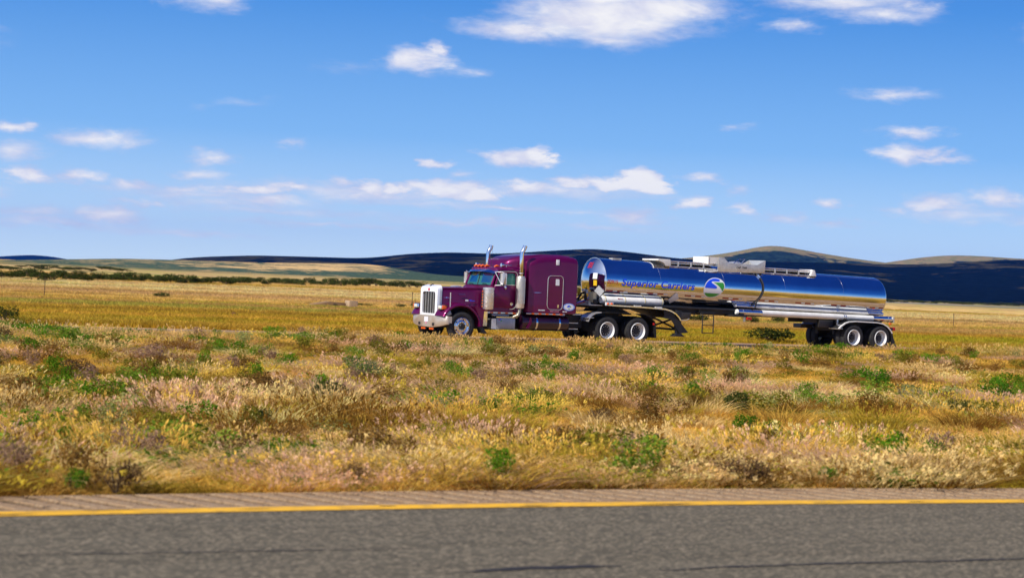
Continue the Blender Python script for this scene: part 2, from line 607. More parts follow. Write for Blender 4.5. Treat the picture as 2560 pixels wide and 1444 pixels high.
GREENS = []          # green patches of the median: x, y, radius, strength
for (px, py, w, k) in [(120, 850, 110, 1.), (250, 862, 90, 1.), (330, 850, 60, .8), (500, 865, 70, .6), (700, 862, 60, .6), (930, 905, 70, .7), (1290, 985, 60, .7), (1580, 965, 60, .7), (2190, 960, 70, 1.),
                       (1870, 1078, 50, 1.), (1920, 1088, 45, 1.), (2010, 1090, 50, .8), (2075, 1095, 50, .9), (2160, 1090, 60, .9), (2230, 1045, 60, .8), (2490, 1005, 70, .9), (2440, 1050, 60, .7), (650, 1060, 60, .7), (650, 1150, 60, .7),
                       (870, 1140, 60, .6), (1520, 1050, 70, .6), (170, 1195, 40, .6), (60, 1100, 70, .5), (1440, 1180, 50, .4), (830, 990, 60, .5), (1150, 1050, 60, .4), (1750, 990, 90, .4)]:
    gx, gy = on_ground(px, py, -.3)
    GREENS.append((gx, gy, w * math.hypot(gx, gy) / F * 1.0, k))


def green_amount(x, y):
    g = np.zeros(np.shape(x))
    for gx, gy, r, k in GREENS:
        dx, dy = x - gx, y - gy
        a = dx * UX + dy * UY; b = dx * NX + dy * NY
        r = r * .55
        rb = r * 1.3 + .12
        g = np.maximum(g, k * np.exp(-((a / (r * 1.2)) ** 2 + (b / rb) ** 2)))
    return g


# ------------------------------------------------------------------ ground sheet
def make_ground():
    azs = np.concatenate([np.radians(np.arange(-180, -26, 3.0)), np.radians(np.arange(-26, 26, .16)), np.radians(np.arange(26, 180, 3.0))])
    rr = [0.5]
    while rr[-1] < 16000:
        r = rr[-1]
        rr.append(r * (1.013 if 10 < r < 260 else 1.05) + .02)
    rr = np.array(rr)
    A, Rr = np.meshgrid(azs, rr, indexing='ij')
    X = np.sin(A) * Rr; Y = np.cos(A) * Rr
    Z = gz(X, Y)
    na, nr = A.shape
    C = land_color(X, Y)
    g = green_amount(X, Y)[..., None] * .35
    C = C * (1 - g) + np.array([.06, .17, .015]) * g
    co = np.stack([X, Y, Z], -1).reshape(-1, 3)
    i = np.arange(na); j = np.arange(nr - 1)
    I, J = np.meshgrid(i, j, indexing='ij')
    I2 = (I + 1) % na
    q = np.stack([I * nr + J, I * nr + J + 1, I2 * nr + J + 1, I2 * nr + J], -1).reshape(-1, 4)[:, ::-1]
    me = bpy.data.meshes.new('ground')
    cv = len(co)
    co = np.vstack([co, [[0, 0, float(gz(0., 0.))]]])
    fan = [(int(((k + 1) % na) * nr), int(k * nr), cv) for k in range(na)]
    me.from_pydata(co.tolist(), [], [tuple(t) for t in q.tolist()] + fan)
    at = me.color_attributes.new('land', 'FLOAT_COLOR', 'POINT')
    cc = np.ones((cv + 1, 4), np.float32)
    cc[:cv, :3] = C.reshape(-1, 3)
    cc[cv, :3] = (.2, .15, .08)
    at.data.foreach_set('color', cc.ravel())
    m = bpy.data.materials.new('dry_grassland')
    m.use_nodes = True
    t = NB(m.node_tree)
    p = t.n['Principled BSDF']
    p.inputs['Roughness'].default_value = .95
    p.inputs['Specular IOR Level'].default_value = .1
    vc = t.new('ShaderNodeVertexColor', layer_name='land').outputs[0]
    c = t.new('ShaderNodeTexCoord').outputs['Object']
    rot = t.new('ShaderNodeMapping'); rot.inputs['Rotation'].default_value = (0, 0, -RZ)
    t.l.new(c, rot.inputs[0])
    s1 = t.vmath('MULTIPLY', rot.outputs[0], (.5, 1.6, 1))
    n = t.noise(s1, 1.2, 7, .7)
    n2 = t.noise(t.vmath('MULTIPLY', rot.outputs[0], (.12, .6, 1)), .5, 5, .6)
    k = t.math('MULTIPLY', t.maprange(n, .3, .72, .55, 1.35), t.maprange(n2, .3, .7, .78, 1.2))
    out = t.mix(1., vc, t.new('ShaderNodeCombineColor').outputs[0], 'MULTIPLY')
    cc_ = out.node.inputs[7].links[0].from_node
    for i_ in range(3):
        t.l.new(k, cc_.inputs[i_])
    t.l.new(out, p.inputs['Base Color'])
    b = t.new('ShaderNodeBump'); b.inputs['Strength'].default_value = .6; b.inputs['Distance'].default_value = .12
    t.l.new(n, b.inputs['Height']); t.l.new(b.outputs[0], p.inputs['Normal'])
    me.materials.append(m)
    me.shade_smooth()
    ob = bpy.data.objects.new('ground', me)
    COL.objects.link(ob)
    ob['kind'] = 'structure'
    return ob


make_ground()


def asphalt(name, c1, c2, speck, scale=40, patch=None):
    m = bpy.data.materials.new(name)
    m.use_nodes = True
    t = NB(m.node_tree)
    p = t.n['Principled BSDF']
    p.inputs['Roughness'].default_value = .85
    p.inputs['Specular IOR Level'].default_value = .25
    c = t.new('ShaderNodeTexCoord').outputs['Object']
    mp = t.new('ShaderNodeMapping'); mp.inputs['Rotation'].default_value = (0, 0, -R(24.5))
    t.l.new(c, mp.inputs[0])
    along = t.vmath('MULTIPLY', mp.outputs[0], (.12, 1.5, 1))
    n1 = t.noise(along, 2.2, 5, .65)
    n2 = t.noise(c, scale, 3, .7)
    n3 = t.noise(t.vmath('MULTIPLY', mp.outputs[0], (.22, 1.1, 1)), 9, 5, .75)
    vo = t.new('ShaderNodeTexVoronoi'); vo.inputs['Scale'].default_value = scale * 1.1
    t.l.new(t.vmath('MULTIPLY', mp.outputs[0], (.55, 1., 1)), vo.inputs['Vector'])
    base = t.mix(t.maprange(n1, .35, .65), c1, c2)
    base = t.mix(t.maprange(n3, .45, .75, 0, .45), base, tuple(x * .62 for x in c1))
    st = t.new('ShaderNodeSeparateColor'); t.l.new(vo.outputs['Color'], st.inputs[0])
    pick = t.math('GREATER_THAN', st.outputs[0], .80)
    base = t.mix(t.math('MULTIPLY', pick, .75), base, speck)
    pick2 = t.math('LESS_THAN', st.outputs[1], .2)
    base = t.mix(t.math('MULTIPLY', pick2, .6), base, tuple(x * .35 for x in c1))
    t.l.new(base, p.inputs['Base Color'])
    b = t.new('ShaderNodeBump'); b.inputs['Strength'].default_value = .5; b.inputs['Distance'].default_value = .006
    t.l.new(t.math('ADD', n2, vo.outputs['Distance']), b.inputs['Height']); t.l.new(b.outputs[0], p.inputs['Normal'])
    return m


ASPH = asphalt('coarse_grey_asphalt', (.104, .086, .051), (.150, .126, .079), (.34, .27, .17), 60)
SHOU = asphalt('tan_shoulder_asphalt', (.33, .205, .108), (.38, .25, .135), (.42, .31, .19), 70)
FROAD = asphalt('brown_chip_seal', (.36, .20, .085), (.42, .25, .11), (.45, .3, .18), 12)
YPAINT = mat('worn_yellow_paint', (.92, .48, .008), .6, 0, .10, 7, dirt=.75, dirtcol=(.30, .17, .03))
WPAINT = mat('worn_pale_paint', (.72, .55, .40), .6, 0, .15, 3, dirt=.3, dirtcol=(.35, .25, .15))
TAR = mat('open_pavement_crack', (.018, .015, .013), .9)


def road_strip(name, mt, o0, o1, z, x0=-70., x1=110., n=180, **props):
    """ribbon following the near road between two offsets from its yellow line"""
    mb = MB()
    xs = np.linspace(x0, x1, n)
    ys = yc(xs)
    sl = np.gradient(ys, xs)
    ln = np.sqrt(1 + sl ** 2)
    nx, ny = -sl / ln, 1 / ln
    z1 = z if not isinstance(z, tuple) else z[1]
    z0 = z if not isinstance(z, tuple) else z[0]
    a = [(float(x + p * o0), float(y + q * o0), z0) for x, y, p, q in zip(xs, ys, nx, ny)]
    b = [(float(x + p * o1), float(y + q * o1), z1) for x, y, p, q in zip(xs, ys, nx, ny)]
    v = a + b
    mb.add(v, [(i, i + 1, n + i + 1, n + i) for i in range(n - 1)])
    return mb.build(name, mt, **props)


road = road_strip('road', ASPH, -10.8, .14, 0., kind='structure')
road_strip('edge_line', YPAINT, -.12, .11, .005, parent=road)
road_strip('white_edge_line', mat('worn_white_paint', (.62, .6, .56), .6, 0, .12, 5, dirt=.4, dirtcol=(.2, .18, .15)), -7.62, -7.48, .005, parent=road)


SHOUG = SHOU.copy()
SHOUG.name = 'grooved_shoulder_asphalt'
t = NB(SHOUG.node_tree)
p_ = t.n['Principled BSDF']
src = p_.inputs['Base Color'].links[0].from_socket
ga = t.new('ShaderNodeAttribute', attribute_name='groove').outputs['Fac']
t.l.new(t.mix(t.math('MULTIPLY', ga, 1.0, clamp=True), src, (.045, .028, .016)), p_.inputs['Base Color'])


def make_shoulder():
    """outer shoulder with milled slanting rumble grooves, a real relief"""
    mb = MB()
    step = .28
    p = np.array((.91, .415)); q = np.array((-.415, .91)); q = q / np.linalg.norm(q)
    xs = np.arange(-26, 40, step * .91)
    v = []
    cols = [0.14, .22, .30, .45, .6, .74, .86, .98, 1.08, 1.22]
    for i, x in enumerate(xs):
        for ph in (0., .40, .46, .58, .72, .86, .93):
            xx = x + ph * step * .91
            for o_ in cols:
                inside = smooth(.20, .30, o_) * (1 - smooth(.98, 1.08, o_))
                dep = {0.: 0, .40: 0, .46: .35, .58: .9, .72: 1., .86: .6, .93: 0}[ph] * .035 * float(inside)
                sk = -(o_ - .14) * .45
                x2 = xx + sk
                y2 = float(yc(x2))
                drop = -.03 * float(smooth(.95, 1.22, o_))
                v.append((x2 - .415 * o_, y2 + .91 * o_, .0 - dep + drop))
    nc = len(cols); nrow = len(v) // nc
    f = [(r * nc + c_, (r + 1) * nc + c_, (r + 1) * nc + c_ + 1, r * nc + c_ + 1) for r in range(nrow - 1) for c_ in range(nc - 1)]
    mb.add(v, f)
    ob = mb.build('shoulder', SHOUG, smooth=0, kind='structure')
    at = ob.data.attributes.new('groove', 'FLOAT', 'POINT')
    at.data.foreach_set('value', [min(1., max(0., -p[2] / .03)) if i % nc < 8 else 0. for i, p in enumerate(v)])
    return ob


make_shoulder()
for a_, b_ in ((-70., -25.9), (39.9, 110.)):
    road_strip('shoulder', SHOU, .14, 1.22, (.0, -.03), a_, b_, 40, kind='structure')


def crack(pts, w):
    mb = MB()
    path = []
    for (a, b) in zip(pts[:-1], pts[1:]):
        for i in range(9):
            f = i / 9
            path.append((a[0] + (b[0] - a[0]) * f + random.uniform(-.02, .02), a[1] + (b[1] - a[1]) * f + random.uniform(-.015, .015)))
    v = []
    for i, (x, y) in enumerate(path):
        ww = w * random.uniform(.45, 1.) * min(1, i / 4, (len(path) - 1 - i) / 4)
        v += [(x, y - ww, .004), (x, y + ww, .004)]
    mb.add(v, [(2 * i, 2 * i + 2, 2 * i + 3, 2 * i + 1) for i in range(len(path) - 1)])
    return mb.build('pavement_crack', TAR, road)


crack([(-.25, 10.93), (.23, 11.24), (.88, 11.50)], .075)
crack([(.95, 11.30), (1.5, 11.62), (2.3, 11.98), (3.9, 12.66), (7, 14.0)], .035)
crack([(-6, 9.6), (-3.2, 10.75), (-1.2, 11.55), (-.3, 11.9)], .012)
crack([(1.6, 11.05), (1.9, 11.2), (2.2, 11.3)], .01)

for k in range(16):                       # dark scuffs across the painted line
    x_ = -6 + k * 1.05 + random.uniform(-.4, .4)
    y_ = float(yc(x_)) + random.uniform(-.08, .08)
    l_, h_ = random.uniform(.08, .28), random.uniform(.008, .026)
    q_ = [(x_ + a * l_ * .91 - b * h_ * .4, y_ + a * l_ * .415 + b * h_, .007) for a, b in ((-1, 0), (-.5, -.7), (.3, -1), (1, -.1), (.5, .8), (-.4, .9))]
    MB().add(q_, [tuple(range(6))]).build('line_scuff', TAR, road)
# the truck's road: one strip with edge lines
fr_ = empty  # keep helper names short


def far_strip(name, mt, s0, s1, z, parent=None, **props):
    mb = MB()
    n = 60
    ls = np.linspace(-140, 420, n)
    v = [(*tw(l, s0), z) for l in ls] + [(*tw(l, s1), z) for l in ls]
    mb.add([(float(a), float(b), c) for a, b, c in v], [(i, i + 1, n + i + 1, n + i) for i in range(n - 1)])
    return mb.build(name, mt, parent, **props)


froad = far_strip('far_road', FROAD, -4.7, 3.3, ROADZ, kind='structure')
far_strip('near_edge_line', WPAINT, -3.75, -3.6, ROADZ + .005, froad)
far_strip('far_edge_line', WPAINT, 2.2, 2.35, ROADZ + .005, froad)

# ------------------------------------------------------------------ hills
def hill_material(name, forest, grass, seam, haz=(0, 0, 0), scale=1.):
    m = bpy.data.materials.new(name)
    m.use_nodes = True
    t = NB(m.node_tree)
    p = t.n['Principled BSDF']
    p.inputs['Roughness'].default_value = 1
    p.inputs['Specular IOR Level'].default_value = 0
    c = t.new('ShaderNodeTexCoord').outputs['Object']
    cover = t.new('ShaderNodeAttribute', attribute_name='cover').outputs['Fac']
    n = t.noise(t.vmath('MULTIPLY', c, (1, .5, 3)), .004 * scale, 8, .68, .5)
    n2 = t.noise(c, .03 * scale, 4, .7)
    f = t.maprange(t.math('ADD', cover, t.math('MULTIPLY', t.math('SUBTRACT', n, .5), 3.2)), .40, .60, 0, 1, True)
    fo = t.mix(t.maprange(n2, .3, .7), tuple(x * .2 for x in forest), tuple(x * 3.4 for x in forest))
    gr = t.mix(t.maprange(n2, .35, .65), grass, seam)
    t.l.new(t.mix(f, fo, gr), p.inputs['Base Color'])
    return m


def ridge(name, D, depth, sky_px, mt, cover, base=-1., rough=1., seed=5, back=1.0):
    """a hill range: heights along the crest follow the skyline list, real depth on both sides"""
    pts = sorted((azel(x, y)[0], azel(x, y)[1]) for x, y in sky_px)
    pa = np.array([p[0] for p in pts]); pe = np.array([p[1] for p in pts])
    azs = np.linspace(pa[0], pa[-1], int((pa[-1] - pa[0]) / R(.10)) + 2)
    crest = np.interp(azs, pa, pe)
    crest = np.convolve(np.pad(crest, 6, 'edge'), np.ones(9) / 9, 'same')[6:-6]
    top = CAMH + np.tan(crest) * D
    nr = 34
    vv = np.linspace(0, 1, nr)
    nb = VN(seed)
    co, cov = [], []
    for i, a in enumerate(azs):
        for j, v in enumerate(vv):
            if v < .7:
                q = v / .7
                r = D - depth * (1 - q)
                h = q ** 1.25
            else:
                q = (v - .7) / .3
                r = D + depth * back * q
                h = 1 - q ** 1.3
            x, y = math.sin(a) * r, math.cos(a) * r
            nn = float(nb.fbm(a * D / 260., r / 400., 4)) - .5
            z = base + (top[i] - base) * h * (1 + .30 * rough * nn * (1 - h) * 2.2)
            co.append((x, y, z))
            cov.append(cover(math.degrees(a), h if v < .7 else 1., nn))
    na = len(azs)
    f = [(i * nr + j, (i + 1) * nr + j, (i + 1) * nr + j + 1, i * nr + j + 1) for i in range(na - 1) for j in range(nr - 1)]
    me = bpy.data.meshes.new(name)
    me.from_pydata(co, [], f)
    at = me.attributes.new('cover', 'FLOAT', 'POINT')
    at.data.foreach_set('value', cov)
    me.materials.append(mt)
    me.shade_smooth()
    ob = bpy.data.objects.new(name, me)
    COL.objects.link(ob)
    ob['kind'] = 'structure'
    return ob


def dg(px):
    return math.degrees(azel(px, 700)[0])


HM1 = hill_material('shade_toned_woods', (.0016, .0036, .006), (.034, .036, .022), (.060, .050, .026), scale=1.6)  # conifer woods, cloud shade put into the near-black forest tone
HM2 = hill_material('sunlit_slope', (.035, .055, .035), (.58, .38, .15), (.70, .46, .20), scale=9)
HM3 = hill_material('tan_summit', (.008, .016, .012), (.30, .20, .09), (.15, .16, .06), scale=1.2)

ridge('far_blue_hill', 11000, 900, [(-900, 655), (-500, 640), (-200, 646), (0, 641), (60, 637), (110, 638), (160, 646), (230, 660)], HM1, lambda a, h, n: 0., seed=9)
ridge('summit_hill', 6500, 1500, [(1500, 668), (1620, 652), (1700, 646), (1760, 640), (1850, 627), (1895, 616), (1935, 612), (1975, 618), (2050, 632), (2150, 648), (2230, 658), (2400, 690)], HM3,
      lambda a, h, n: .95 * max(0, (h - .70) / .30) - .05 + .25 * (h > .9))
ridge('right_far_hill', 7500, 1500, [(2050, 690), (2200, 658), (2300, 643), (2370, 637), (2450, 639), (2560, 647), (2800, 640), (3200, 632), (3700, 655)], HM3,
      lambda a, h, n: .95 * max(0, (h - .5) / .5))
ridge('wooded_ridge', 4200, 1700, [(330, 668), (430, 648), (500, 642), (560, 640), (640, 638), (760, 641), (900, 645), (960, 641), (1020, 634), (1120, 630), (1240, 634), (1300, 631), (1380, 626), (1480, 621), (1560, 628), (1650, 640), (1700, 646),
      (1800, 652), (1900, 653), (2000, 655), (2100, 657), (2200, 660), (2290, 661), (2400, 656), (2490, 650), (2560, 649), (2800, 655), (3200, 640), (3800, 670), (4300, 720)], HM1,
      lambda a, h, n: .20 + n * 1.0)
ridge('patchy_slope', 2300, 1100, [(-1400, 640), (-700, 648), (-200, 650), (0, 650), (300, 646), (430, 649), (640, 656), (900, 659), (960, 664), (1020, 676), (1090, 686), (1180, 692), (1300, 700)], HM2,
      lambda a, h, n: .34 + .30 * math.exp(-((a - dg(800)) / 2.6) ** 2) * (h > .35) - .12 * (h < .3) - (.1 if a < dg(200) else 0) - .35 * max(0, (a - dg(930)) / 1.2), rough=.6)

# ================================================================== wheels
TYRE_P = [(-.10, .31), (-.128, .345), (-.14, .40), (-.135, .455), (-.115, .487), (-.07, .5), (.07, .5), (.115, .487), (.135, .455), (.14, .40), (.128, .345), (.10, .31)]


def tyre_mb():
    mb = MB().lathe(TYRE_P, seg=48)
    for k in range(48):                       # tread lugs on the shoulders
        a = 2 * math.pi * k / 48
        for y0, y1 in ((-.122, -.075), (.075, .122)):
            c, s = math.cos(a), math.sin(a)
            t_ = Vector((-s, 0, c)) * .012
            p = Vector((c, 0, s))
            v = []
            for rr in (.49, .505):
                for yy in (y0, y1):
                    for sg in (-1, 1):
                        q = p * rr + t_ * sg
                        v.append((q.x, yy, q.z))
            mb.add(v, [(0, 1, 3, 2), (4, 6, 7, 5), (0, 4, 5, 1), (2, 3, 7, 6), (0, 2, 6, 4), (1, 5, 7, 3)])
    return mb


def make_wheel(kind):
    w = empty('wheel')
    tyre_mb().build('tyre', RUBBER, w)
    if kind == 'front':
        prof = [(-.10, .315), (-.142, .31), (-.146, .298), (-.125, .288), (-.095, .262), (-.088, .235), (-.112, .20), (-.122, .17), (-.122, .135), (-.105, .125), (-.10, .02)]
        MB().lathe(prof, seg=48).lathe([(.10, .315), (.09, .29), (.0, .27), (-.05, .25)], seg=48).build('rim', CHROME, w)
        mb = MB().lathe([(-.105, .115), (-.17, .10), (-.185, .085), (-.185, .0)], seg=20)
        mb.build('hub', BLACKP, w)
        mb = MB()
        for k in range(10):
            a = 2 * math.pi * (k + .5) / 10
            c = (math.cos(a) * .15, math.sin(a) * .15)
            mb.tube([(c[0], -.118, c[1]), (c[0], -.165, c[1])], .021, 6)
        mb.build('wheel_nuts', CHROME, w, kind='stuff')
        mb = MB()
        for k in range(5):
            a = 2 * math.pi * k / 5
            c = (math.cos(a) * .222, math.sin(a) * .222)
            mb.tube([(c[0], -.09, c[1]), (c[0], -.104, c[1])], .024, 10)
        mb.build('hand_holes', BLACKP, w, kind='stuff')
    elif kind == 'dual':
        prof = [(-.10, .315), (-.142, .313), (-.148, .304), (-.138, .293), (-.09, .282), (.0, .272), (.05, .25), (.06, .20), (.045, .165), (.045, .14), (.06, .12)]
        MB().lathe(prof, seg=48).build('rim', RIMW, w)
        MB().lathe([(.035, .215), (.02, .20), (.015, .15), (-.03, .125), (-.06, .10), (-.062, .0)], seg=24).build('hub', BLACKP, w)
        mb = MB()
        for k in range(10):
            a = 2 * math.pi * (k + .5) / 10
            c = (math.cos(a) * .15, math.sin(a) * .15)
            mb.tube([(c[0], .03, c[1]), (c[0], -.015, c[1])], .016, 6)
        mb.build('wheel_nuts', ALUD, w, kind='stuff')
    else:
        MB().lathe([(-.10, .315), (-.11, .29), (.0, .27), (.1, .315)], seg=32).build('rim', BLACKP, w)
    return w


WPROTO = {k: make_wheel(k) for k in ('front', 'dual', 'inner')}
WUSED = {}


def put_wheel(kind, parent, x, y, z=.5, flip=False):
    rz = math.pi if flip else 0
    if kind not in WUSED:
        WUSED[kind] = 1
        w = WPROTO[kind]
        w.parent = parent; w.location = (x, y, z); w.rotation_euler.z = rz
        return w
    w = copy_tree(WPROTO[kind], parent, (x, y, z), rz)
    return w


def decal(parent, name, m, pts, y, th=.006):
    """thin printed shape on a side panel, xz polygon, faces the near side"""
    return MB().prism(pts, y - th, y).build(name, m, parent, smooth=0)


def text_mesh(txt, size, bold=.0, shear=0., space=1.):
    cu = bpy.data.curves.new('txt', 'FONT')
    cu.body = txt
    cu.size = size
    cu.offset = bold
    cu.shear = shear
    cu.space_character = space
    cu.resolution_u = 3
    ob = bpy.data.objects.new('txt', cu)
    COL.objects.link(ob)
    dg_ = bpy.context.evaluated_depsgraph_get()
    me = bpy.data.meshes.new_from_object(ob.evaluated_get(dg_))
    bpy.data.objects.remove(ob)
    bpy.data.curves.remove(cu)
    return me


# ================================================================== the tractor
TR = empty('semi_truck', (OX, OY, ROADZ), RZ)
TR['label'] = 'purple long-nose semi truck tractor with tall sleeper and bright grille, hauling the mirror tank'
TR['category'] = 'truck'


def T(mb, name, m, **k):
    return mb.build(name, m, TR, **k)


for sgn in (-1, 1):
    put_wheel('front', TR, 1.25, 1.06 * sgn, .5, sgn > 0)
    for ax in (7.354, 8.719):
        put_wheel('dual', TR, ax, 1.06 * sgn, .5, sgn > 0)
        put_wheel('inner', TR, ax, .74 * sgn, .5, sgn > 0)

# --- chassis
mb = MB()
for y in (-.45, .45):
    mb.box(.9, 9.75, y - .045, y + .045, .78, 1.02)
for x in (2.2, 3.6, 5.2, 6.4, 7.9, 9.7):
    mb.box(x - .05, x + .05, -.41, .41, .80, 1.0)
mb.box(.75, 3.6, -.40, .40, .50, 1.5)           # engine and gearbox mass
mb.box(7.2, 8.9, -.38, .38, .42, .80)
for ax in (7.354, 8.719, 1.25):
    mb.tube([(ax, -1.0 if ax > 2 else -.92, .5), (ax, 1.0 if ax > 2 else .92, .5)], .10, 12)
T(mb, 'chassis_frame', BLACKP, bevel=.006)
T(MB().box(1.0, 2.2, -.80, .80, .42, 1.12).box(2.2, 3.8, -.70, .70, .40, 1.0).box(3.8, 6.0, -.74, .74, .42, 1.0).box(5.95, 6.6, -.6, .6, .55, .95), 'underbody', BLACKP)

# --- hood
secs = []
for i in range(13):
    f = i / 12
    x = .70 + 1.62 * f
    hw = .60 + .27 * f
    zt = 1.815 + .05 * f
    secs.append(rsec(x, hw + .015, .98 - .0 * f, zt, .15 - .02 * f, 7, hw))
hood = T(MB().rings(secs), 'hood', PURPLE)
secs = [rsec(2.335, .885, .98, 1.875, .12, 7), rsec(2.42, .93, .98, 1.93, .12, 7), rsec(2.56, .985, .98, 1.975, .10, 7)]
T(MB().rings(secs), 'cowl', PURPLE)
# raised long crease on the hood shoulder
for s_ in (-1, 1):
    MB().tube([(.74, s_ * .585, 1.79), (1.5, s_ * .70, 1.815), (2.1, s_ * .80, 1.83), (2.25, s_ * .82, 1.82)], [.03, .035, .035, .02], 8).build('crease', PURPLE, hood)
MB().tube([(1.30, -.77, 1.60), (1.55, -.80, 1.605)], .012, 6).build('script_badge', CHROME, hood)
decal(hood, 'hood_number_plate', WHITEL, [(1.55, 1.37), (1.67, 1.37), (1.67, 1.43), (1.55, 1.43)], -.835 + .01)
mb = MB()
for k, (a, b, zz_) in enumerate([(1.70, 1.79, 1.41), (1.81, 1.92, 1.385), (1.72, 1.86, 1.375)]):
    mb.prism([(a, zz_), (b, zz_), (b - .01, zz_ + .018), (a + .01, zz_ + .018)], -.862, -.845)
mb.build('blue_marks', BLUEP, hood)
ICE = mat('pale_blue_pinstripe', (.25, .38, .85), .3)
decal(hood, 'pinstripe', ICE, [(.74, 1.472), (.86, 1.482), (.88, 1.50), (.9, 1.482), (1.12, 1.474), (.9, 1.466), (.88, 1.452), (.86, 1.466)], -.675)

# --- front fenders
ARCH = [(.555, .80), (.60, .90), (.66, .985), (.78, 1.09), (.94, 1.17), (1.137, 1.215), (1.33, 1.205), (1.52, 1.135), (1.70, 1.01), (1.84, .86), (1.92, .70), (1.955, .52)]


def fender(sgn):
    mb = MB()
    rs = []
    n = len(ARCH)
    for i, (x, z) in enumerate(ARCH):
        a = ARCH[max(i - 1, 0)]; b = ARCH[min(i + 1, n - 1)]
        d = Vector((b[0] - a[0], b[1] - a[1])).normalized()
        nx, nz = -d.y, d.x
        if nz < -.0:
            pass
        ring = []
        for (yy, rr) in [(1.215, -.015), (1.225, .0), (1.222, .035), (1.195, .065), (1.13, .088), (1.0, .10), (.62 + .10 * i / n, .105), (.62 + .10 * i / n, .06), (1.1, .05), (1.18, .0)]:
            ring.append((x + nx * rr, sgn * yy, z + nz * rr))
        rs.append(ring)
    mb.rings(rs)
    # filler body between arch tail and cab
    mb.prism([(1.985, .50), (2.10, .50), (2.14, 1.09), (1.75, 1.20), (1.86, 1.02), (1.96, .80)], sgn * .80, sgn * 1.17)
    return T(mb, 'front_fender', PURPLE, smooth=50)


fender(-1); fender(1)
# dark wheel housings
for s_ in (-1, 1):
    T(MB().prism([(.70, .55), (.70, 1.0), (.95, 1.15), (1.15, 1.19), (1.5, 1.12), (1.8, .9), (1.9, .5)], s_ * .62, s_ * .80), 'wheel_housing', BLACKP)

# --- grille shell
gs = MB()
secs = [rsec(.54, .625, .80, 1.835, .13, 6), rsec(.62, .628, .80, 1.87, .14, 6), rsec(.72, .622, .98, 1.90, .15, 6), rsec(.74, .60, .98, 1.88, .15, 6)]
gs.rings(secs, cap=False)
# face ring with a window
out = rsec(.54, .625, .80, 1.835, .13, 6)
inn = []
for (x, y, z) in out:
    inn.append((.535, y * (.47 / .625), .90 + (z - .80) * (.76 / 1.035)))
inn2 = [(.60, p[1], p[2]) for p in inn]
gs.rings([out, inn, inn2], cap=False)
shell = T(gs, 'grille_shell', GRILLEW, smooth=40)
gr = T(MB().box(.60, .66, -.47, .47, .90, 1.66), 'grille', GREYG)
for k in range(4):
    y = -.47 + .94 * (k + 1) / 5
    MB().box(.565, .60, y - .014, y + .014, .90, 1.66).build('grille_bar', ALU, gr)
mb = MB()
for k in range(28):
    z = .915 + .026 * k
    mb.box(.588, .6, -.465, .465, z, z + .007)
mb.build('grille_screen', GREYG, gr, kind='stuff')
MB().lathe([(0, .0), (0, .045), (.02, .052), (.03, .052)], (.515, 0, 1.735), 'x', 20).build('emblem', REDP, shell)
mb = MB()
for k in range(10):
    mb.box(.625 + 0, .70, -.636, -.628, 1.15 + .06 * k, 1.185 + .06 * k)
mb.build('side_louvre', ALU, shell)
MB().tube([(.56, 0, 1.86), (.66, 0, 1.92), (.72, 0, 1.905)], .018, 8).build('hood_ornament', BLACKP, shell)

# --- bumper
mb = MB()
prof_b = [(-1.26, .66), (-1.22, .60), (-1.0, .53), (-.5, .485), (0, .475), (.5, .485), (1.0, .53), (1.22, .60), (1.26, .66)]
rs = []
for y, x in prof_b:
    zb = .42 if abs(y) < .75 else .42 + (abs(y) - .75) * .26
    rs.append([(x, y, .835), (x - .012, y, .825), (x - .012, y, zb + .01), (x, y, zb), (x + .05, y, zb), (x + .05, y, .835)])
mb.rings(rs)
for s_ in (-1, 1):
    mb.box(.655, .80, s_ * 1.26 - .012, s_ * 1.26 + .012, .60, .83)
bumper = T(mb, 'bumper', BUMP, smooth=50)
MB().box(.452, .462, -.17, .13, .60, .775).build('number_plate', TAPEW, bumper)
MB().prism([(-.08, .585), (.06, .585), (-.01, .515)], .455, .464, 'yz').build('pink_sticker', PINK, bumper)
for y in (-.52, .50):
    MB().box(.45, .48, y - .055, y + .055, .48, .575).build('tow_opening', BLACKP, bumper)
for y in (-.36, .24):
    o_ = T(MB().box(.50, .54, y - .17, y + .17, .33, .39), 'hanging_marker_bar', BLACKP)
    for k in range(3):
        MB().lathe([(0, .0), (.0, .03), (.02, .038)], (.48, y - .11 + .11 * k, .36), 'x', 10).build('orange_lamp', AMBER, o_)
for s_ in (-1, 1):
    # bright brackets between bumper and fender, headlamps on top
    T(MB().prism([(.60, .84), (.56, .92), (.60, 1.0), (.78, 1.04), (.84, .90), (.66, .84)], s_ * .66, s_ * 1.17), 'fender_bracket', STEELB, bevel=.01)
    hl = T(MB().rings([rsec(.50, .13, 1.075, 1.20, .04, 4), rsec(.54, .16, 1.06, 1.215, .05, 4), rsec(.70, .15, 1.06, 1.21, .05, 4), rsec(.76, .11, 1.08, 1.19, .04, 4)]), 'headlight', CHROME)
    hl.location = (0, s_ * .90, 0)
    MB().box(.487, .499, -.125, .105, 1.085, 1.19).build('lens', LAMPG, hl, bevel=.004)
    MB().box(.50, .70, s_ * .155 - .0, s_ * .185, 1.07, 1.205).build('turn_signal', AMBER, hl, bevel=.004)
    MB().box(.51, .60, -.10, .10, 1.03, 1.06).build('lamp_mount', BLACKP, hl)
T(MB().tube([(.77, -1.16, 1.06), (.762, -1.165, 1.66)], .017, 8), 'fender_marker_rod', ALU)
T(MB().box(.60, .72, -1.12, -.70, 1.205, 1.225), 'lamp_visor', BLACKP)
T(MB().box(.60, .72, .74, 1.16, 1.205, 1.225), 'lamp_visor', BLACKP)

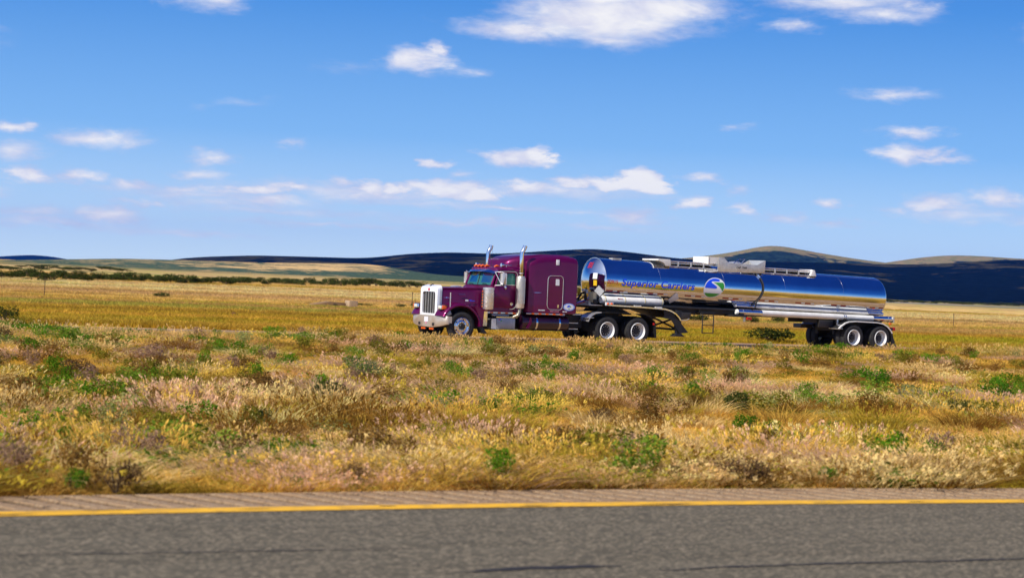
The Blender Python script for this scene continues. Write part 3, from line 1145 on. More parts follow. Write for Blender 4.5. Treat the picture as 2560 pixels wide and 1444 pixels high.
# --- cab
cab = T(MB().rings([rsec(2.56, .985, 1.0, 1.99, .04, 3), rsec(3.72, 1.0, 1.0, 2.0, .04, 3)]), 'cab', PURPLE)
rf = MB().rings([rsec(2.66, .80, 2.44, 2.53, .05, 5), rsec(2.74, .93, 2.44, 2.60, .10, 5), rsec(2.95, .985, 2.44, 2.645, .12, 6), rsec(3.4, .99, 2.44, 2.655, .12, 6), rsec(3.76, .99, 2.44, 2.65, .12, 6)])
rf.build('cab_roof', PURPLE, cab)
for s_ in (-1, 1):
    MB().tube([(2.535, s_ * .93, 1.97), (2.66, s_ * .915, 2.30), (2.735, s_ * .90, 2.49)], [.055, .048, .045], 8).build('windscreen_pillar', PURPLE, cab)
    MB().box(3.45, 3.76, s_ * .93 - .05, s_ * .93 + .05, 1.97, 2.5).build('rear_pillar', PURPLE, cab)
MB().box(3.70, 3.78, -.97, .97, 1.0, 2.5).build('rear_wall', DARKIN, cab)
MB().box(2.60, 2.80, -.9, .9, 1.9, 2.03).build('dashboard', DARKIN, cab)
MB().tube([(2.48, 0, 1.97), (2.61, 0, 2.47)], .018, 8).build('windscreen_divider', BLACKP, cab)
for s_ in (-1, 1):
    v = [(2.485, s_ * .02, 1.98), (2.545, s_ * .90, 1.98), (2.72, s_ * .87, 2.46), (2.615, s_ * .02, 2.46)]
    MB().add(v + [(a + .008, b, c) for a, b, c in v], [(0, 1, 2, 3), (7, 6, 5, 4), (0, 4, 5, 1), (1, 5, 6, 2), (2, 6, 7, 3), (3, 7, 4, 0)]).build('windscreen_pane', GLASS, cab, smooth=0)
for y0 in (-.72, .28):
    MB().tube([(2.47, y0, 1.985), (2.49, y0 + .20, 2.03), (2.497, y0 + .42, 2.02)], .009, 6).build('wiper', BLACKP, cab)
# visor
rs = []
for k in range(13):
    y = -1.0 + 2.0 * k / 12
    xx = 2.42 + .16 * abs(y) ** 1.6 + (.0)
    xb = 2.72
    dz = .06 * abs(y) ** 3
    rs.append([(xx, y, 2.445 - dz), (xx + .12, y, 2.515 - dz), (xb, y, 2.565 - dz), (xb, y, 2.55 - dz), (xx + .12, y, 2.50 - dz)])
T(MB().rings(rs), 'sun_visor', CHROME, smooth=60)
# roof lamps
for y, x in ((-.62, 2.90), (-.0, 2.86), (.30, 2.86), (.52, 2.86), (.80, 2.88)):
    mk = T(MB().rings([rsec(x - .10, .055, 2.62, 2.665, .02, 3), rsec(x - .03, .068, 2.60, 2.705, .04, 4), rsec(x + .06, .05, 2.60, 2.69, .03, 4), rsec(x + .12, .02, 2.60, 2.65, .01, 4)]), 'roof_marker_lamp', AMBER)
    mk.location.y = y
for y in (.92, -.88):
    hn = T(MB().lathe([(-.02, .0), (-.02, .065), (.0, .07), (.05, .06), (.14, .02), (.42, .014)], (2.93, y, 2.70), 'x', 16).tube([(3.12, y, 2.60), (3.12, y, 2.70)], .02, 6), 'air_horn', CHROME)
T(MB().tube([(3.1, .15, 2.62), (3.13, .15, 3.3)], [.006, .003], 5), 'aerial', BLACKP)

# --- doors
for s_ in (-1, 1):
    D0, D1 = s_ * .995, s_ * 1.03
    poly = [(2.585, 1.18), (3.33, 1.18), (3.42, 1.21), (3.47, 1.28), (3.485, 1.40), (3.492, 2.0), (2.585, 1.985)]
    dr = T(MB().prism(poly, D0, D1), 'door', PURPLE, bevel=.006)
    fr2 = [(2.64, 1.99), (2.76, 2.40), (2.80, 2.44), (3.40, 2.45), (3.46, 2.41), (3.492, 2.34), (3.492, 1.99)]
    MB().tube([(a, (D0 + D1) / 2, b) for a, b in fr2], .033, 8).build('window_frame', PURPLE, dr)
    MB().prism([(2.66, 1.98), (2.77, 2.42), (3.46, 2.43), (3.47, 1.98)], s_ * .985, s_ * .993).build('window', GLASS, dr, smooth=0)
    MB().box(2.905, 2.925, s_ * .995, s_ * 1.008, 1.98, 2.43).build('vent_divider', STEELB, dr)
    tr_ = [(2.80, 2.475), (3.38, 2.485), (3.47, 2.46), (3.515, 2.40), (3.515, 2.0), (3.505, 1.35), (3.48, 1.24), (3.42, 1.175), (3.33, 1.15), (3.25, 1.148)]
    MB().tube([(a, s_ * 1.03, b) for a, b in tr_], .012, 6).build('door_trim', PINK if False else ALU, dr)
    MB().tube([(2.7, s_ * 1.035, 1.99), (3.45, s_ * 1.035, 2.005)], .010, 6).build('window_sill', ALU, dr)
    MB().lathe([(0, .0), (.0, .052), (-.02 * -s_, .056)], (3.30, s_ * 1.045, 1.335), 'y', 16).build('handle', CHROME, dr)
    for q in (0, 1, 2):
        MB().box(3.50, 3.56, s_ * 1.0, s_ * 1.03, 1.35 + q * .45, 1.41 + q * .45).build('hinge', BLACKP, dr)
# light strips with amber lamps
st_ = T(MB().box(2.35, 3.60, -1.04, -.98, .985, 1.035), 'cab_light_strip', ALU)
for k in range(4):
    MB().box(2.45 + .31 * k, 2.57 + .31 * k, -1.052, -1.041, .99, 1.032).build('marker_lamp', AMBER, st_)
T(MB().box(2.35, 3.60, .98, 1.04, .985, 1.035), 'cab_light_strip', ALU)

# --- driver
drv = bpy.data.meshes.new('driver')
J = [((3.32, -.5, 1.55), .17), ((3.34, -.5, 1.78), .17), ((3.33, -.5, 2.00), .155), ((3.30, -.5, 2.10), .065), ((3.28, -.5, 2.17), .06), ((3.26, -.5, 2.27), .095), ((3.265, -.5, 2.36), .075),
     ((3.32, -.70, 2.02), .06), ((3.10, -.76, 1.86), .05), ((2.90, -.62, 1.93), .035), ((2.84, -.58, 1.95), .04),
     ((3.32, -.30, 2.02), .06), ((3.10, -.24, 1.86), .05), ((2.90, -.38, 1.93), .035), ((2.84, -.42, 1.95), .04),
     ((3.05, -.60, 1.52), .09), ((2.75, -.6, 1.50), .07), ((2.68, -.6, 1.2), .05), ((3.05, -.40, 1.52), .09), ((2.75, -.4, 1.50), .07), ((2.68, -.4, 1.2), .05), ((3.17, -.5, 2.265), .018)]
E_ = [(0, 1), (1, 2), (2, 3), (3, 4), (4, 5), (5, 6), (2, 7), (7, 8), (8, 9), (9, 10), (2, 11), (11, 12), (12, 13), (13, 14), (0, 15), (15, 16), (16, 17), (0, 18), (18, 19), (19, 20), (5, 21)]
drv.from_pydata([j[0] for j in J], E_, [])
do = bpy.data.objects.new('person', drv)
COL.objects.link(do)
sk = do.modifiers.new('skin', 'SKIN')
for i, (p, r_) in enumerate(J):
    drv.skin_vertices[0].data[i].radius = (r_, r_ * (.85 if i < 3 else 1))
drv.skin_vertices[0].data[0].use_root = True
do.modifiers.new('sub', 'SUBSURF').levels = 1
bpy.context.view_layer.update()
dg_ = bpy.context.evaluated_depsgraph_get()
me2 = bpy.data.meshes.new_from_object(do.evaluated_get(dg_))
bpy.data.objects.remove(do)
me2.materials.clear()
me2.materials.append(HIVIS); me2.materials.append(SKIN); me2.materials.append(BLUEP)
for p in me2.polygons:
    c = p.center
    p.material_index = 1 if c.z > 2.09 or c.x < 2.98 and c.z > 1.8 else (2 if c.z < 1.6 else 0)
me2.shade_smooth()
do = bpy.data.objects.new('person', me2)
COL.objects.link(do)
do.location = (OX, OY, ROADZ)
do.rotation_euler.z = RZ
do['label'] = 'driver in a lime shirt seated behind the tinted windscreen, hands on the wheel'
do['category'] = 'person'
MB().lathe([(0, .0), (.02, .102), (.09, .095), (.10, .0)], (3.275, -.5, 2.30), 'z', 16).box(3.10, 3.20, -.56, -.44, 2.325, 2.338).build('cap', BLUEP, do)
stw = MB()
stw.tube([(2.84 + .07 * math.sin(a), -.5 + .21 * math.cos(a), 1.93 + .19 * math.sin(a)) for a in [2 * math.pi * k / 20 for k in range(21)]], .014, 6)
stw.tube([(2.84, -.5, 1.93), (2.72, -.5, 1.85)], .02, 6)
T(stw, 'steering_wheel', BLACKP)
T(MB().box(3.1, 3.55, -.78, -.22, 1.2, 1.42).box(3.46, 3.6, -.76, -.24, 1.4, 2.15), 'seat', DARKIN, bevel=.04)

# --- mirrors
for s_ in (-1, 1):
    dx = 0 if s_ < 0 else .02
    y = s_ * 1.33
    mr = T(MB().rings([rsec(2.72 + dx, .10, 2.02, 2.41, .02, 3), rsec(2.70 + dx, .105, 2.01, 2.42, .03, 3), rsec(2.84 + dx, .10, 2.01, 2.42, .05, 4), rsec(2.88 + dx, .06, 2.04, 2.39, .03, 4)]), 'mirror', ALU)
    mr.location.y = y
    mb = MB()
    mb.tube([(2.58 + dx, -s_ * .30, 2.44), (2.70 + dx, -s_ * .05, 2.455), (2.80 + dx, 0, 2.43)], .014, 6)
    mb.tube([(2.60 + dx, -s_ * .30, 2.43), (2.74 + dx, -s_ * .06, 1.99)], .016, 6)
    mb.tube([(2.62 + dx, -s_ * .30, 1.97), (2.80 + dx, 0, 1.985), (2.86 + dx, 0, 1.96)], .014, 6)
    mb.tube([(2.80 + dx, s_ * .12, 2.42), (2.80 + dx, s_ * .14, 2.36), (2.80 + dx, s_ * .14, 2.02), (2.80 + dx, s_ * .0, 1.985)], .009, 6)
    mb.build('mirror_bracket', ALU, mr)
    MB().lathe([(-.04, .0), (-.035, .05), (-.01, .085), (.01, .088), (.012, 0.)], (2.86 + dx, -s_ * .02, 1.915), 'x', 18).build('round_mirror', CHROME, mr)

# --- air cleaners
for s_ in (-1, 1):
    y = s_ * 1.19
    ac = T(MB().lathe([(.0, .0), (.0, .10), (.03, .185), (.06, .195), (.70, .195), (.71, .205), (.78, .205), (.785, .19), (.80, .10), (.80, .0)], (2.27, y, 1.10), 'z', 32), 'air_cleaner', ALU)
    for z in (1.22, 1.36, 1.50, 1.66):
        MB().lathe([(0, .196), (.004, .201), (.014, .201), (.018, .196)], (2.27, y, z), 'z', 32).build('strap', CHROME, ac)
    MB().box(2.10, 2.34, s_ * .97, s_ * 1.02, 1.2, 1.7).build('intake_pipe', BLACKP, ac)
    mb = MB().box(2.03, 2.055, y - .02, y + .02, 1.18, 1.80)
    cl_ = mb.build('lamp_column', RUSTY, ac)
    for k in range(6):
        MB().lathe([(-.015, .0), (-.012, .02), (.0, .026)], (2.03, y, 1.22 + k * .105), 'x', 10).build('amber_lamp', AMBER, cl_)
    T(MB().box(2.05, 2.34, s_ * 1.02, s_ * 1.05, .53, 1.045), 'mirror_finish_panel', CHROME, smooth=0)

# --- exhaust stacks
for s_ in (-1, 1):
    x0, y = 3.56 + .0, s_ * 1.20
    ex = T(MB().lathe([(.0, .04), (.0, .14), (.03, .158), (1.10, .158), (1.13, .14), (1.14, .06)], (x0, y, 1.20), 'z', 28), 'exhaust_stack', ALUD)
    mb = MB()
    for k in range(16):
        a = -math.pi / 2 * s_ * -1 + (k - 7.5) * .13
        mb.box(x0 + math.cos(a) * .160 - .004, x0 + math.cos(a) * .160 + .004, y + math.sin(a) * .160 - .004, y + math.sin(a) * .160 + .004, 1.36, 2.26)
    mb.build('heat_shield_ribs', ALU, ex)
    MB().tube([(x0, y, 2.33), (x0, y, 2.42), (x0, y, 2.46), (x0, y, 3.14), (x0 + .03, y, 3.22), (x0 + .09, y, 3.31), (x0 + .12, y, 3.42)], [.06, .06, .072, .072, .073, .074, .078], 16).build('stack_pipe', CHROME, ex)
    MB().lathe([(0, .075), (.005, .085), (.03, .085), (.035, .075)], (x0, y, 2.42), 'z', 18).build('clamp', ALU, ex)
    MB().tube([(x0, y, 1.21), (x0, y, 1.08), (x0 - .06, y + .02 * s_, .95), (x0 - .18, y - .14 * s_, .86), (x0 - .35, y - .3 * s_, .82)], .062, 12).build('elbow_pipe', RUSTY, ex)
    for q_ in (1.6, 2.1):
        MB().tube([(x0 + .05, y, q_), (x0 - .05, s_ * 1.0, q_)], .012, 6).build('stay', BLACKP, ex)

# --- sleeper
sl = T(MB().rings([rsec(3.86, 1.12, 1.06, 2.84, .22, 8), rsec(3.90, 1.195, 1.05, 2.89, .22, 8), rsec(3.98, 1.22, 1.045, 2.955, .24, 8), rsec(4.25, 1.22, 1.045, 3.04, .24, 8), rsec(4.6, 1.22, 1.045, 3.10, .24, 8),
                   rsec(5.3, 1.22, 1.045, 3.13, .24, 8), rsec(5.80, 1.22, 1.045, 3.10, .24, 8), rsec(5.93, 1.21, 1.06, 3.06, .23, 8), rsec(5.96, 1.18, 1.09, 3.03, .22, 8)]), 'sleeper', PURPLE)
MB().rings([rsec(3.19, .55, 2.60, 2.70, .04, 8), rsec(3.24, .66, 2.60, 2.83, .10, 8), rsec(3.36, .76, 2.60, 2.93, .16, 8), rsec(3.6, .88, 2.58, 3.02, .2, 8), rsec(3.95, .99, 2.56, 3.09, .22, 8), rsec(4.5, 1.03, 2.6, 3.15, .2, 8),
            rsec(5.3, 1.03, 2.6, 3.165, .16, 8), rsec(5.7, 1.02, 2.6, 3.135, .1, 8)]).build('roof_fairing', PURPLE, sl)
for x in (5.0,):
    MB().box(x, x + .13, -1.235, -1.215, 2.79, 2.985).build('upper_window', WHITEL, sl, bevel=.004)
T_d = [(4.72, 1.24), (4.80, 1.19), (5.22, 1.19), (5.31, 1.25), (5.325, 1.35), (5.325, 2.28), (5.29, 2.37), (5.21, 2.41), (4.79, 2.40), (4.71, 2.36), (4.675, 2.27), (4.675, 1.35)]
for s_ in (-1, 1):
    sd = MB().prism(T_d, s_ * 1.215, s_ * 1.232).build('sleeper_door', PURPLE, sl)
    MB().tube([(a, s_ * 1.236, b) for a, b in T_d + T_d[:1]], .012, 6).build('seal', ALU, sd)
    MB().prism([(5.01, 2.06), (5.16, 2.06), (5.155, 2.26), (5.13, 2.29), (5.01, 2.29)], s_ * 1.233, s_ * 1.243).build('window', WHITEL, sd)
    MB().box(5.10, 5.16, min(s_ * 1.233, s_ * 1.26), max(s_ * 1.233, s_ * 1.26), 1.26, 1.37).build('handle', CHROME, sd)
decal(sl, 'pinstripe', ICE, [(4.09, 1.776), (4.2, 1.786), (4.45, 1.786), (4.3, 1.768), (4.2, 1.768)], -1.224)
# small lettering blocks too blurred to read
mb = MB()
for a, b in ((4.33, 4.43), (4.45, 4.60)):
    mb.box(a, b, -1.228, -1.222, 1.14, 1.175)
mb.build('small_white_marks', WHITEL, sl)
MB().box(4.83, 4.98, -1.228, -1.222, 1.11, 1.145).box(5.0, 5.2, -1.228, -1.222, 1.11, 1.145).build('small_pink_marks', PINK, sl)
MB().box(5.36, 5.42, -1.228, -1.222, 1.11, 1.15).box(5.44, 5.54, -1.228, -1.222, 1.115, 1.145).build('small_white_marks', WHITEL, sl)
ov = MB().prism([(5.615 + .25 * math.cos(a), 1.30 + .135 * math.sin(a)) for a in [2 * math.pi * k / 28 for k in range(28)]], -1.228, -1.221).build('oval_sticker', ICE, sl)
MB().prism([(5.615 + .20 * math.cos(a), 1.30 + .105 * math.sin(a)) for a in [2 * math.pi * k / 28 for k in range(28)]], -1.232, -1.229).build('white_field', WHITEL, ov)
MB().prism([(5.53, 1.30), (5.56, 1.35), (5.62, 1.37), (5.66, 1.355), (5.62, 1.33), (5.66, 1.30)], -1.236, -1.233).build('blue_mark', BLUEP, ov)
MB().prism([(5.66, 1.35), (5.70, 1.32), (5.69, 1.29), (5.63, 1.33)], -1.236, -1.233).build('green_mark', GREENP, ov)
MB().prism([(5.57, 1.245), (5.66, 1.245), (5.64, 1.225), (5.59, 1.225)], -1.236, -1.233).build('green_mark', GREENP, ov)
ls_ = MB().tube([(3.84, -1.2, 1.022), (5.46, -1.2, 1.022)], .026, 10).build('sleeper_light_strip', ALU, sl)
for k in range(5):
    MB().box(4.05 + .30 * k, 4.16 + .30 * k, -1.235, -1.20, 1.0, 1.045).build('marker_lamp', AMBER, ls_)
T(MB().box(3.78, 3.88, -.95, .95, 1.0, 2.6), 'cab_gaiter', BLACKP)

# --- steps, toolbox, fuel tanks
for s_ in (-1, 1):
    tb = T(MB().box(2.70, 3.46, s_ * .93 - .17, s_ * .93 + .17, .45, .84), 'toolbox_step', STEELB, bevel=.012)
    MB().box(2.66, 3.52, s_ * .93 - .20, s_ * .93 + .20, .845, .875).build('top_tread', CHROME, tb)
    MB().box(2.62, 3.56, s_ * .93 - .22, s_ * .93 + .20, .415, .445).build('bottom_tread', CHROME, tb)
    MB().box(2.50, 2.69, s_ * .93 - .15, s_ * .93 + .15, .44, .80).build('cream_cover', CREAM if False else ALU, tb)
    MB().tube([(2.55, s_ * .98, .93), (3.25, s_ * .98, .92)], .045, 12).build('air_tank', STEELB, tb)
    ft = T(MB().lathe([(.0, .0), (.0, .20), (.03, .265), (.07, .28), (1.93, .28), (1.97, .265), (2.0, .20), (2.0, .0)], (3.70, s_ * .93, .70), 'x', 32), 'fuel_tank', PURPLE_SHADED)
    for x in (4.28, 5.24):
        MB().lathe([(0, .283), (.0, .291), (.07, .291), (.07, .283)], (x, s_ * .93, .70), 'x', 32).build('tank_strap', CHROME, ft)
    T(MB().box(5.74, 6.12, s_ * .98 - .12, s_ * .98 + .12, .715, .745).box(5.74, 6.12, s_ * .98 - .12, s_ * .98 + .12, .50, .53), 'deck_step', ALUD)
    T(MB().box(5.80, 6.3, s_ * .6 - .1, s_ * .6 + .1, .5, 1.0), 'battery_box', BLACKP, bevel=.01)
T(MB().prism([(3.86, .50), (3.96, .50), (4.08, .72), (4.04, .88), (3.98, .88), (3.98, .72)], -1.235, -1.19), 'purple_bracket', PURPLE)
mats_c = mb = MB()
for k, (a, m_) in enumerate([((2.80, .775), REDP), ((2.86, .78), BLUEP), ((2.88, .73), GREENP)]):
    decal(tb.parent, 'coloured_sticker', m_, [(a[0] - .025, a[1] - .02), (a[0] + .025, a[1] - .02), (a[0] + .03, a[1] + .02), (a[0] - .02, a[1] + .02)], -1.101)
T(MB().prism([(1.98, .47), (2.10, .47), (2.28, .27), (2.10, .27)], -1.2, -.9).prism([(1.98, .47), (2.10, .47), (2.28, .27), (2.10, .27)], .9, 1.2), 'mud_flap', BLACKP)

# --- deck, fifth wheel, drive fenders
T(MB().box(6.05, 6.9, -.44, .44, 1.03, 1.055), 'deck_plate', ALUD)
T(MB().prism([(5.9, 1.06), (5.95, 1.02), (6.3, 1.02), (6.3, 1.04)], -1.0, -.5), 'quarter_bracket', ALUD)
fw = T(MB().prism([(7.30, 1.16), (7.42, 1.28), (8.5, 1.28), (8.9, 1.12), (8.9, 1.08), (8.5, 1.2), (7.5, 1.2)], -.45, .45).box(7.75, 8.35, -.42, .42, 1.0, 1.2), 'fifth_wheel', BLACKP)
path = [(6.50, .80), (6.55, .92), (6.64, 1.02), (6.80, 1.10), (7.05, 1.14), (8.0, 1.155), (8.95, 1.13), (9.2, 1.05), (9.42, .88), (9.5, .78)]
for s_ in (-1, 1):
    T(band(path, s_ * .62, s_ * 1.215, .018), 'drive_fender', BLACKP, smooth=60)
    T(band(path[:5], s_ * .62, s_ * 1.225, .028), 'fender_tip', ALU, smooth=60)
    T(band([(6.42, .93), (6.72, .94)], s_ * .75, s_ * 1.22, .02), 'fender_stay', ALU)
    T(MB().prism([(9.47, .80), (9.50, .80), (9.56, .27), (9.53, .27)], s_ * .62, s_ * 1.2), 'mud_flap', BLACKP)
    T(MB().box(9.40, 9.46, s_ * 1.15, s_ * 1.19, .75, .83), 'tail_lamp', REDL)
# air lines behind the sleeper
for k, (m_, dz) in enumerate(((REDP, 0), (BLUEP, .05), (BLACKP, .1))):
    y = -.35 + .12 * k
    T(MB().tube([(5.96, y, 1.75 + dz), (6.2, y - .03, 1.55), (6.5, y - .05, 1.42), (6.85, y, 1.50 + dz), (7.12, y, 1.62 + dz)], .02, 7), 'air_line', m_)

# ================================================================== the tank trailer
TOFF = (19.9, 0, 0)
tx, ty_ = tw(19.9, 0)
TL = empty('tank_trailer', (tx, ty_, ROADZ), RZ)
TL['label'] = 'long mirror-polished tank trailer lettered Superior Carriers, hitched behind the purple truck'
TL['category'] = 'trailer'


def Q(mb, name, m, parent=None, **k):
    if parent is None:
        return mb.build(name, m, TL, off=TOFF, **k)
    return mb.build(name, m, parent, off=TOFF, **k)


for sgn in (-1, 1):
    for ax in (19.228, 20.653):
        put_wheel('dual', TL, ax - 19.9, 1.06 * sgn, .5, sgn > 0)
        put_wheel('inner', TL, ax - 19.9, .74 * sgn, .5, sgn > 0)

RT = .845
SLOPE = -.2 / 13.7
X0T, X1T = 7.45, 21.12


def axz(x):
    return 2.30 + (x - X0T) * SLOPE


# shell: straight barrel with rounded rear head, front head built apart
mb = MB()
rs = []
for f in np.linspace(0, 1, 30):
    x = X0T + (X1T - X0T) * f
    rs.append((x, RT))
for a in np.linspace(8, 88, 9):
    rs.append((X1T + .22 * math.sin(R(a)), RT * (math.cos(R(a)) ** .55)))
rr_ = []
for x, r_ in rs:
    rr_.append([(x, r_ * math.cos(q), axz(x) + r_ * math.sin(q)) for q in [2 * math.pi * k / 96 for k in range(96)]])
mb.rings(rr_)
tank = Q(mb, 'tank_shell', TANKM, smooth=50)
mb = MB()
rr_ = []
for a in np.linspace(0, 1, 14):
    rho = RT * a
    Rr_ = 1.326
    x = 7.15 + Rr_ - math.sqrt(Rr_ ** 2 - rho ** 2) if rho > 0 else 7.15
    rr_.append([(x, max(rho, .004) * math.cos(q), axz(7.45) + max(rho, .004) * math.sin(q)) for q in [2 * math.pi * k / 72 for k in range(72)]])
mb.rings(rr_)
head = Q(mb, 'tank_front_head', TANKM, smooth=60)
Q(MB().lathe([(0, RT), (0, RT + .018), (.03, RT + .018), (.03, RT)], (7.44, 0, axz(7.45)), 'x', 72), 'rim_band', CHROME, tank)
for xb in (9.9, 12.9, 15.9, 18.9):
    Q(MB().lathe([(0, RT - .002), (.0, RT + .003), (.012, RT + .003), (.012, RT - .002)], (xb, 0, axz(xb)), 'x', 96), 'weld_seam', TANKM, tank)


def wrap_mesh(me, x0, z0, rad=.006, name='lettering', m=None, parent=None, cut=.035):
    """lay a flat xy mesh on the near side of the barrel: mesh x runs along the tank, mesh y up its curve"""
    bm = bmesh.new(); bm.from_mesh(me)
    ys = [v.co.y for v in bm.verts]
    yy = min(ys) + cut
    while yy < max(ys):
        bmesh.ops.bisect_plane(bm, geom=bm.verts[:] + bm.edges[:] + bm.faces[:], plane_co=(0, yy, 0), plane_no=(0, 1, 0))
        yy += cut
    for v in bm.verts:
        x = x0 + v.co.x
        a = (z0 - axz(x) + (x - x0) * SLOPE + v.co.y) / RT
        rr = RT + rad
        v.co = (x - TOFF[0], -rr * math.cos(a), axz(x) + rr * math.sin(a))
    bm.normal_update()
    me2 = bpy.data.meshes.new(name)
    bm.to_mesh(me2); bm.free()
    me2.materials.clear(); me2.materials.append(m)
    ob = bpy.data.objects.new(name, me2)
    COL.objects.link(ob)
    ob.parent = parent or tank
    return ob


def flat_poly(pts):
    me = bpy.data.meshes.new('p')
    me.from_pydata([(a, b, 0) for a, b in pts], [], [tuple(range(len(pts)))])
    return me


tm = text_mesh('Superior Carriers', .345, .011, .22, 1.10)
xs = [v.co.x for v in tm.vertices]
kx = 3.36 / (max(xs) - min(xs))
for v in tm.vertices:
    v.co.x = (v.co.x - min(xs)) * kx
wrap_mesh(tm, 8.13, 2.175, .006, 'lettering', BLUEP)
for a, b in ((8.13, 8.56), (8.80, 11.12), (11.15, 11.46)):
    wrap_mesh(flat_poly([(0, 0), (b - a, 0), (b - a + .02, .028), (.02, .028)]), a, 2.125 + (a - 8.13) * SLOPE, .006, 'green_underline', GREENP)
tm = text_mesh('02915', .19, .004, .0, 1.0)
wrap_mesh(tm, 7.50, 2.225, .006, 'tank_number', REDP)

# round road emblem
C0 = (12.40, 2.235)


def egg(sc, n=48):
    o_ = []
    for k in range(n):
        a = 2 * math.pi * k / n
        x, y = math.cos(a), math.sin(a)
        rx = .50 if x > 0 else .47
        ry = .385
        o_.append(((x * rx + y * .07) * sc, (y * ry + (.03 * x if y > 0 else .06 * x * -1 * -1)) * sc))
    return o_


lg = wrap_mesh(flat_poly(egg(1.03)), C0[0], C0[1], .005, 'emblem', WHITEL)


def clip_egg(cond, sc=.955, grid=None):
    return [p for p in egg(sc, 96) if cond(*p)]


def add_part(pts, m_, nm):
    wrap_mesh(flat_poly(pts), C0[0], C0[1], .009, nm, m_, lg).matrix_parent_inverse = Matrix()


E_ = egg(.95, 96)
top = [p for p in E_ if p[1] > .0]
# blue field: left top, bounded below by a horizontal and cut by the white road
left = [p for p in E_ if p[1] > -.005 and (p[0] < .30)]
left = [p for p in left if p[1] > 0 and (p[0] < 0 or p[1] > .20)]
left.sort(key=lambda p: math.atan2(p[1] - .0, p[0]))
add_part(left[::1] + [(-.44, -.02), (.02, -.03), (.09, -.02), (.13, .0), (.14, .03), (.11, .06), (-.02, .14), (-.10, .18), (-.12, .21), (-.09, .235), (-.02, .245), (.28, .255)][::1], BLUEP, 'blue_field')
right = [p for p in E_ if p[0] > .2 and -.14 < p[1] < .215]
right.sort(key=lambda p: p[1])
add_part([(-.02, .205), (.10, .15), (.24, .06), (.34, -.04), (.40, -.12)] + right + [(.40, .215)], GREENP, 'green_field')
low_ = [p for p in E_ if p[1] < -.20]
low_.sort(key=lambda p: p[0])
add_part(low_, GREENP, 'lower_green_field')

# red and white tape pieces
for k, xs_ in enumerate((7.50, 9.325, 11.09, 12.885, 14.66, 16.497, 18.345, 20.10)):
    seq = [(0, .29, RED), (.30, .18, TAPEW), (.495, .275, RED), (.79, .17, TAPEW)]
    if k == 7:
        seq = [(.10, .16, TAPEW), (.29, .27, RED), (.58, .17, TAPEW), (.77, .24, RED)]
    for a, w_, m_ in seq:
        wrap_mesh(flat_poly([(0, 0), (w_, 0), (w_, .05), (0, .05)]), xs_ + a, 1.875 + .012 + (xs_ + a - 9.3) * -.0185, .004, 'reflector_tape', m_)

# plates and stickers
def on_head(y, z):
    rho2 = y * y + (z - axz(7.45)) ** 2
    return 7.15 + 1.326 - math.sqrt(1.326 ** 2 - rho2)


def head_plate(name, m, y, z, w_, h_, rot=0, parent=None):
    x = on_head(y, z)
    mb = MB().box(-.012, -.004, -w_ / 2, w_ / 2, -h_ / 2, h_ / 2)
    c = Vector((7.15 + 1.326, 0, axz(7.45)))
    nrm = (Vector((x, y, z)) - c).normalized()
    q = (-nrm).to_track_quat('X', 'Z').to_matrix().to_4x4()
    M_ = Matrix.Translation((x, y, z)) @ q @ Matrix.Rotation(rot, 4, 'X')
    mb.v = [tuple(M_ @ Vector(v)) for v in mb.v]
    return Q(mb, name, m, head, smooth=0)


head_plate('white_sticker', WHITEL, -.42, 2.475, .20, .22)
head_plate('yellow_sticker', YELLOW, -.44, 2.22, .155, .20)
pc = head_plate('diamond_placard', GREYP, -.57, 1.93, .30, .30, R(45))
for dy, dz in ((0, 0),):
    mb = MB().box(-.02, -.0125, -.004, .004, -.14, .14).box(-.02, -.0125, -.14, .14, -.004, .004)
tmh = text_mesh('02915', .14, .004, 0, 1.0)
for row in (0, 1):
    M_ = None
    bm = bmesh.new(); bm.from_mesh(tmh)
    for v in bm.verts:
        yy = .14 - v.co.x * .80
        z = 2.90 + v.co.y - .02 - row * .11
        if z > 3.13:
            z = 3.13
        v.co = (on_head(yy, z) - .008 - TOFF[0], yy, z)
    me_ = bpy.data.meshes.new('red_number'); bm.to_mesh(me_); bm.free()
    me_.materials.clear(); me_.materials.append(REDP)
    ob = bpy.data.objects.new('red_number', me_); COL.objects.link(ob); ob.parent = head

# white diamond board low on the side
x_, z_ = 10.62, 1.74
dp = flat_poly([(-.06, -.235), (.24, .02), (.10, .235), (.02, .25), (-.24, -.03)])
wrap_mesh(dp, x_, z_ - .02, .02, 'tilted_placard', WHITEL)

# front frame, hoses and boxes on the head
Q(MB().box(6.75, 7.35, -.8, .8, 1.385, 1.42).box(6.85, 6.95, -.62, .62, 1.42, 1.55), 'front_deck', ALUD)
Q(MB().box(6.98, 7.13, -.72, -.40, 1.50, 1.88), 'cream_box', CREAM, bevel=.02)
Q(MB().box(6.97, 7.12, -.80, -.725, 1.47, 1.62), 'box_valve', BLACKP, bevel=.02)
Q(MB().box(7.0, 7.12, .34, .48, 1.80, 2.02).tube([(7.06, .41, 1.7), (7.06, .41, 1.82)], .05, 8), 'yellow_valve', YELLOW, bevel=.012)
Q(MB().tube([(7.0, .55, 1.70), (6.95, .2, 1.71), (6.95, -.1, 1.73)], .02, 6).tube([(7.0, .5, 1.6), (7.0, .5, 1.42)], .05, 8), 'pipework', CREAM)
mb = MB()
mb.tube([(7.0, .30, 1.45), (6.92, .18, 1.62), (6.93, .02, 1.80), (6.95, -.18, 1.86), (6.93, -.30, 1.72), (6.95, -.33, 1.45)], .045, 8)
mb.tube([(6.98, .5, 1.42), (6.9, .42, 1.55), (6.95, .30, 1.60), (6.9, .2, 1.48)], .03, 7)
mb.tube([(6.95, .1, 1.44), (6.88, -.02, 1.6), (6.95, -.15, 1.72), (6.97, -.2, 1.5)], .028, 7)
Q(mb, 'looped_hoses', BLACKP)
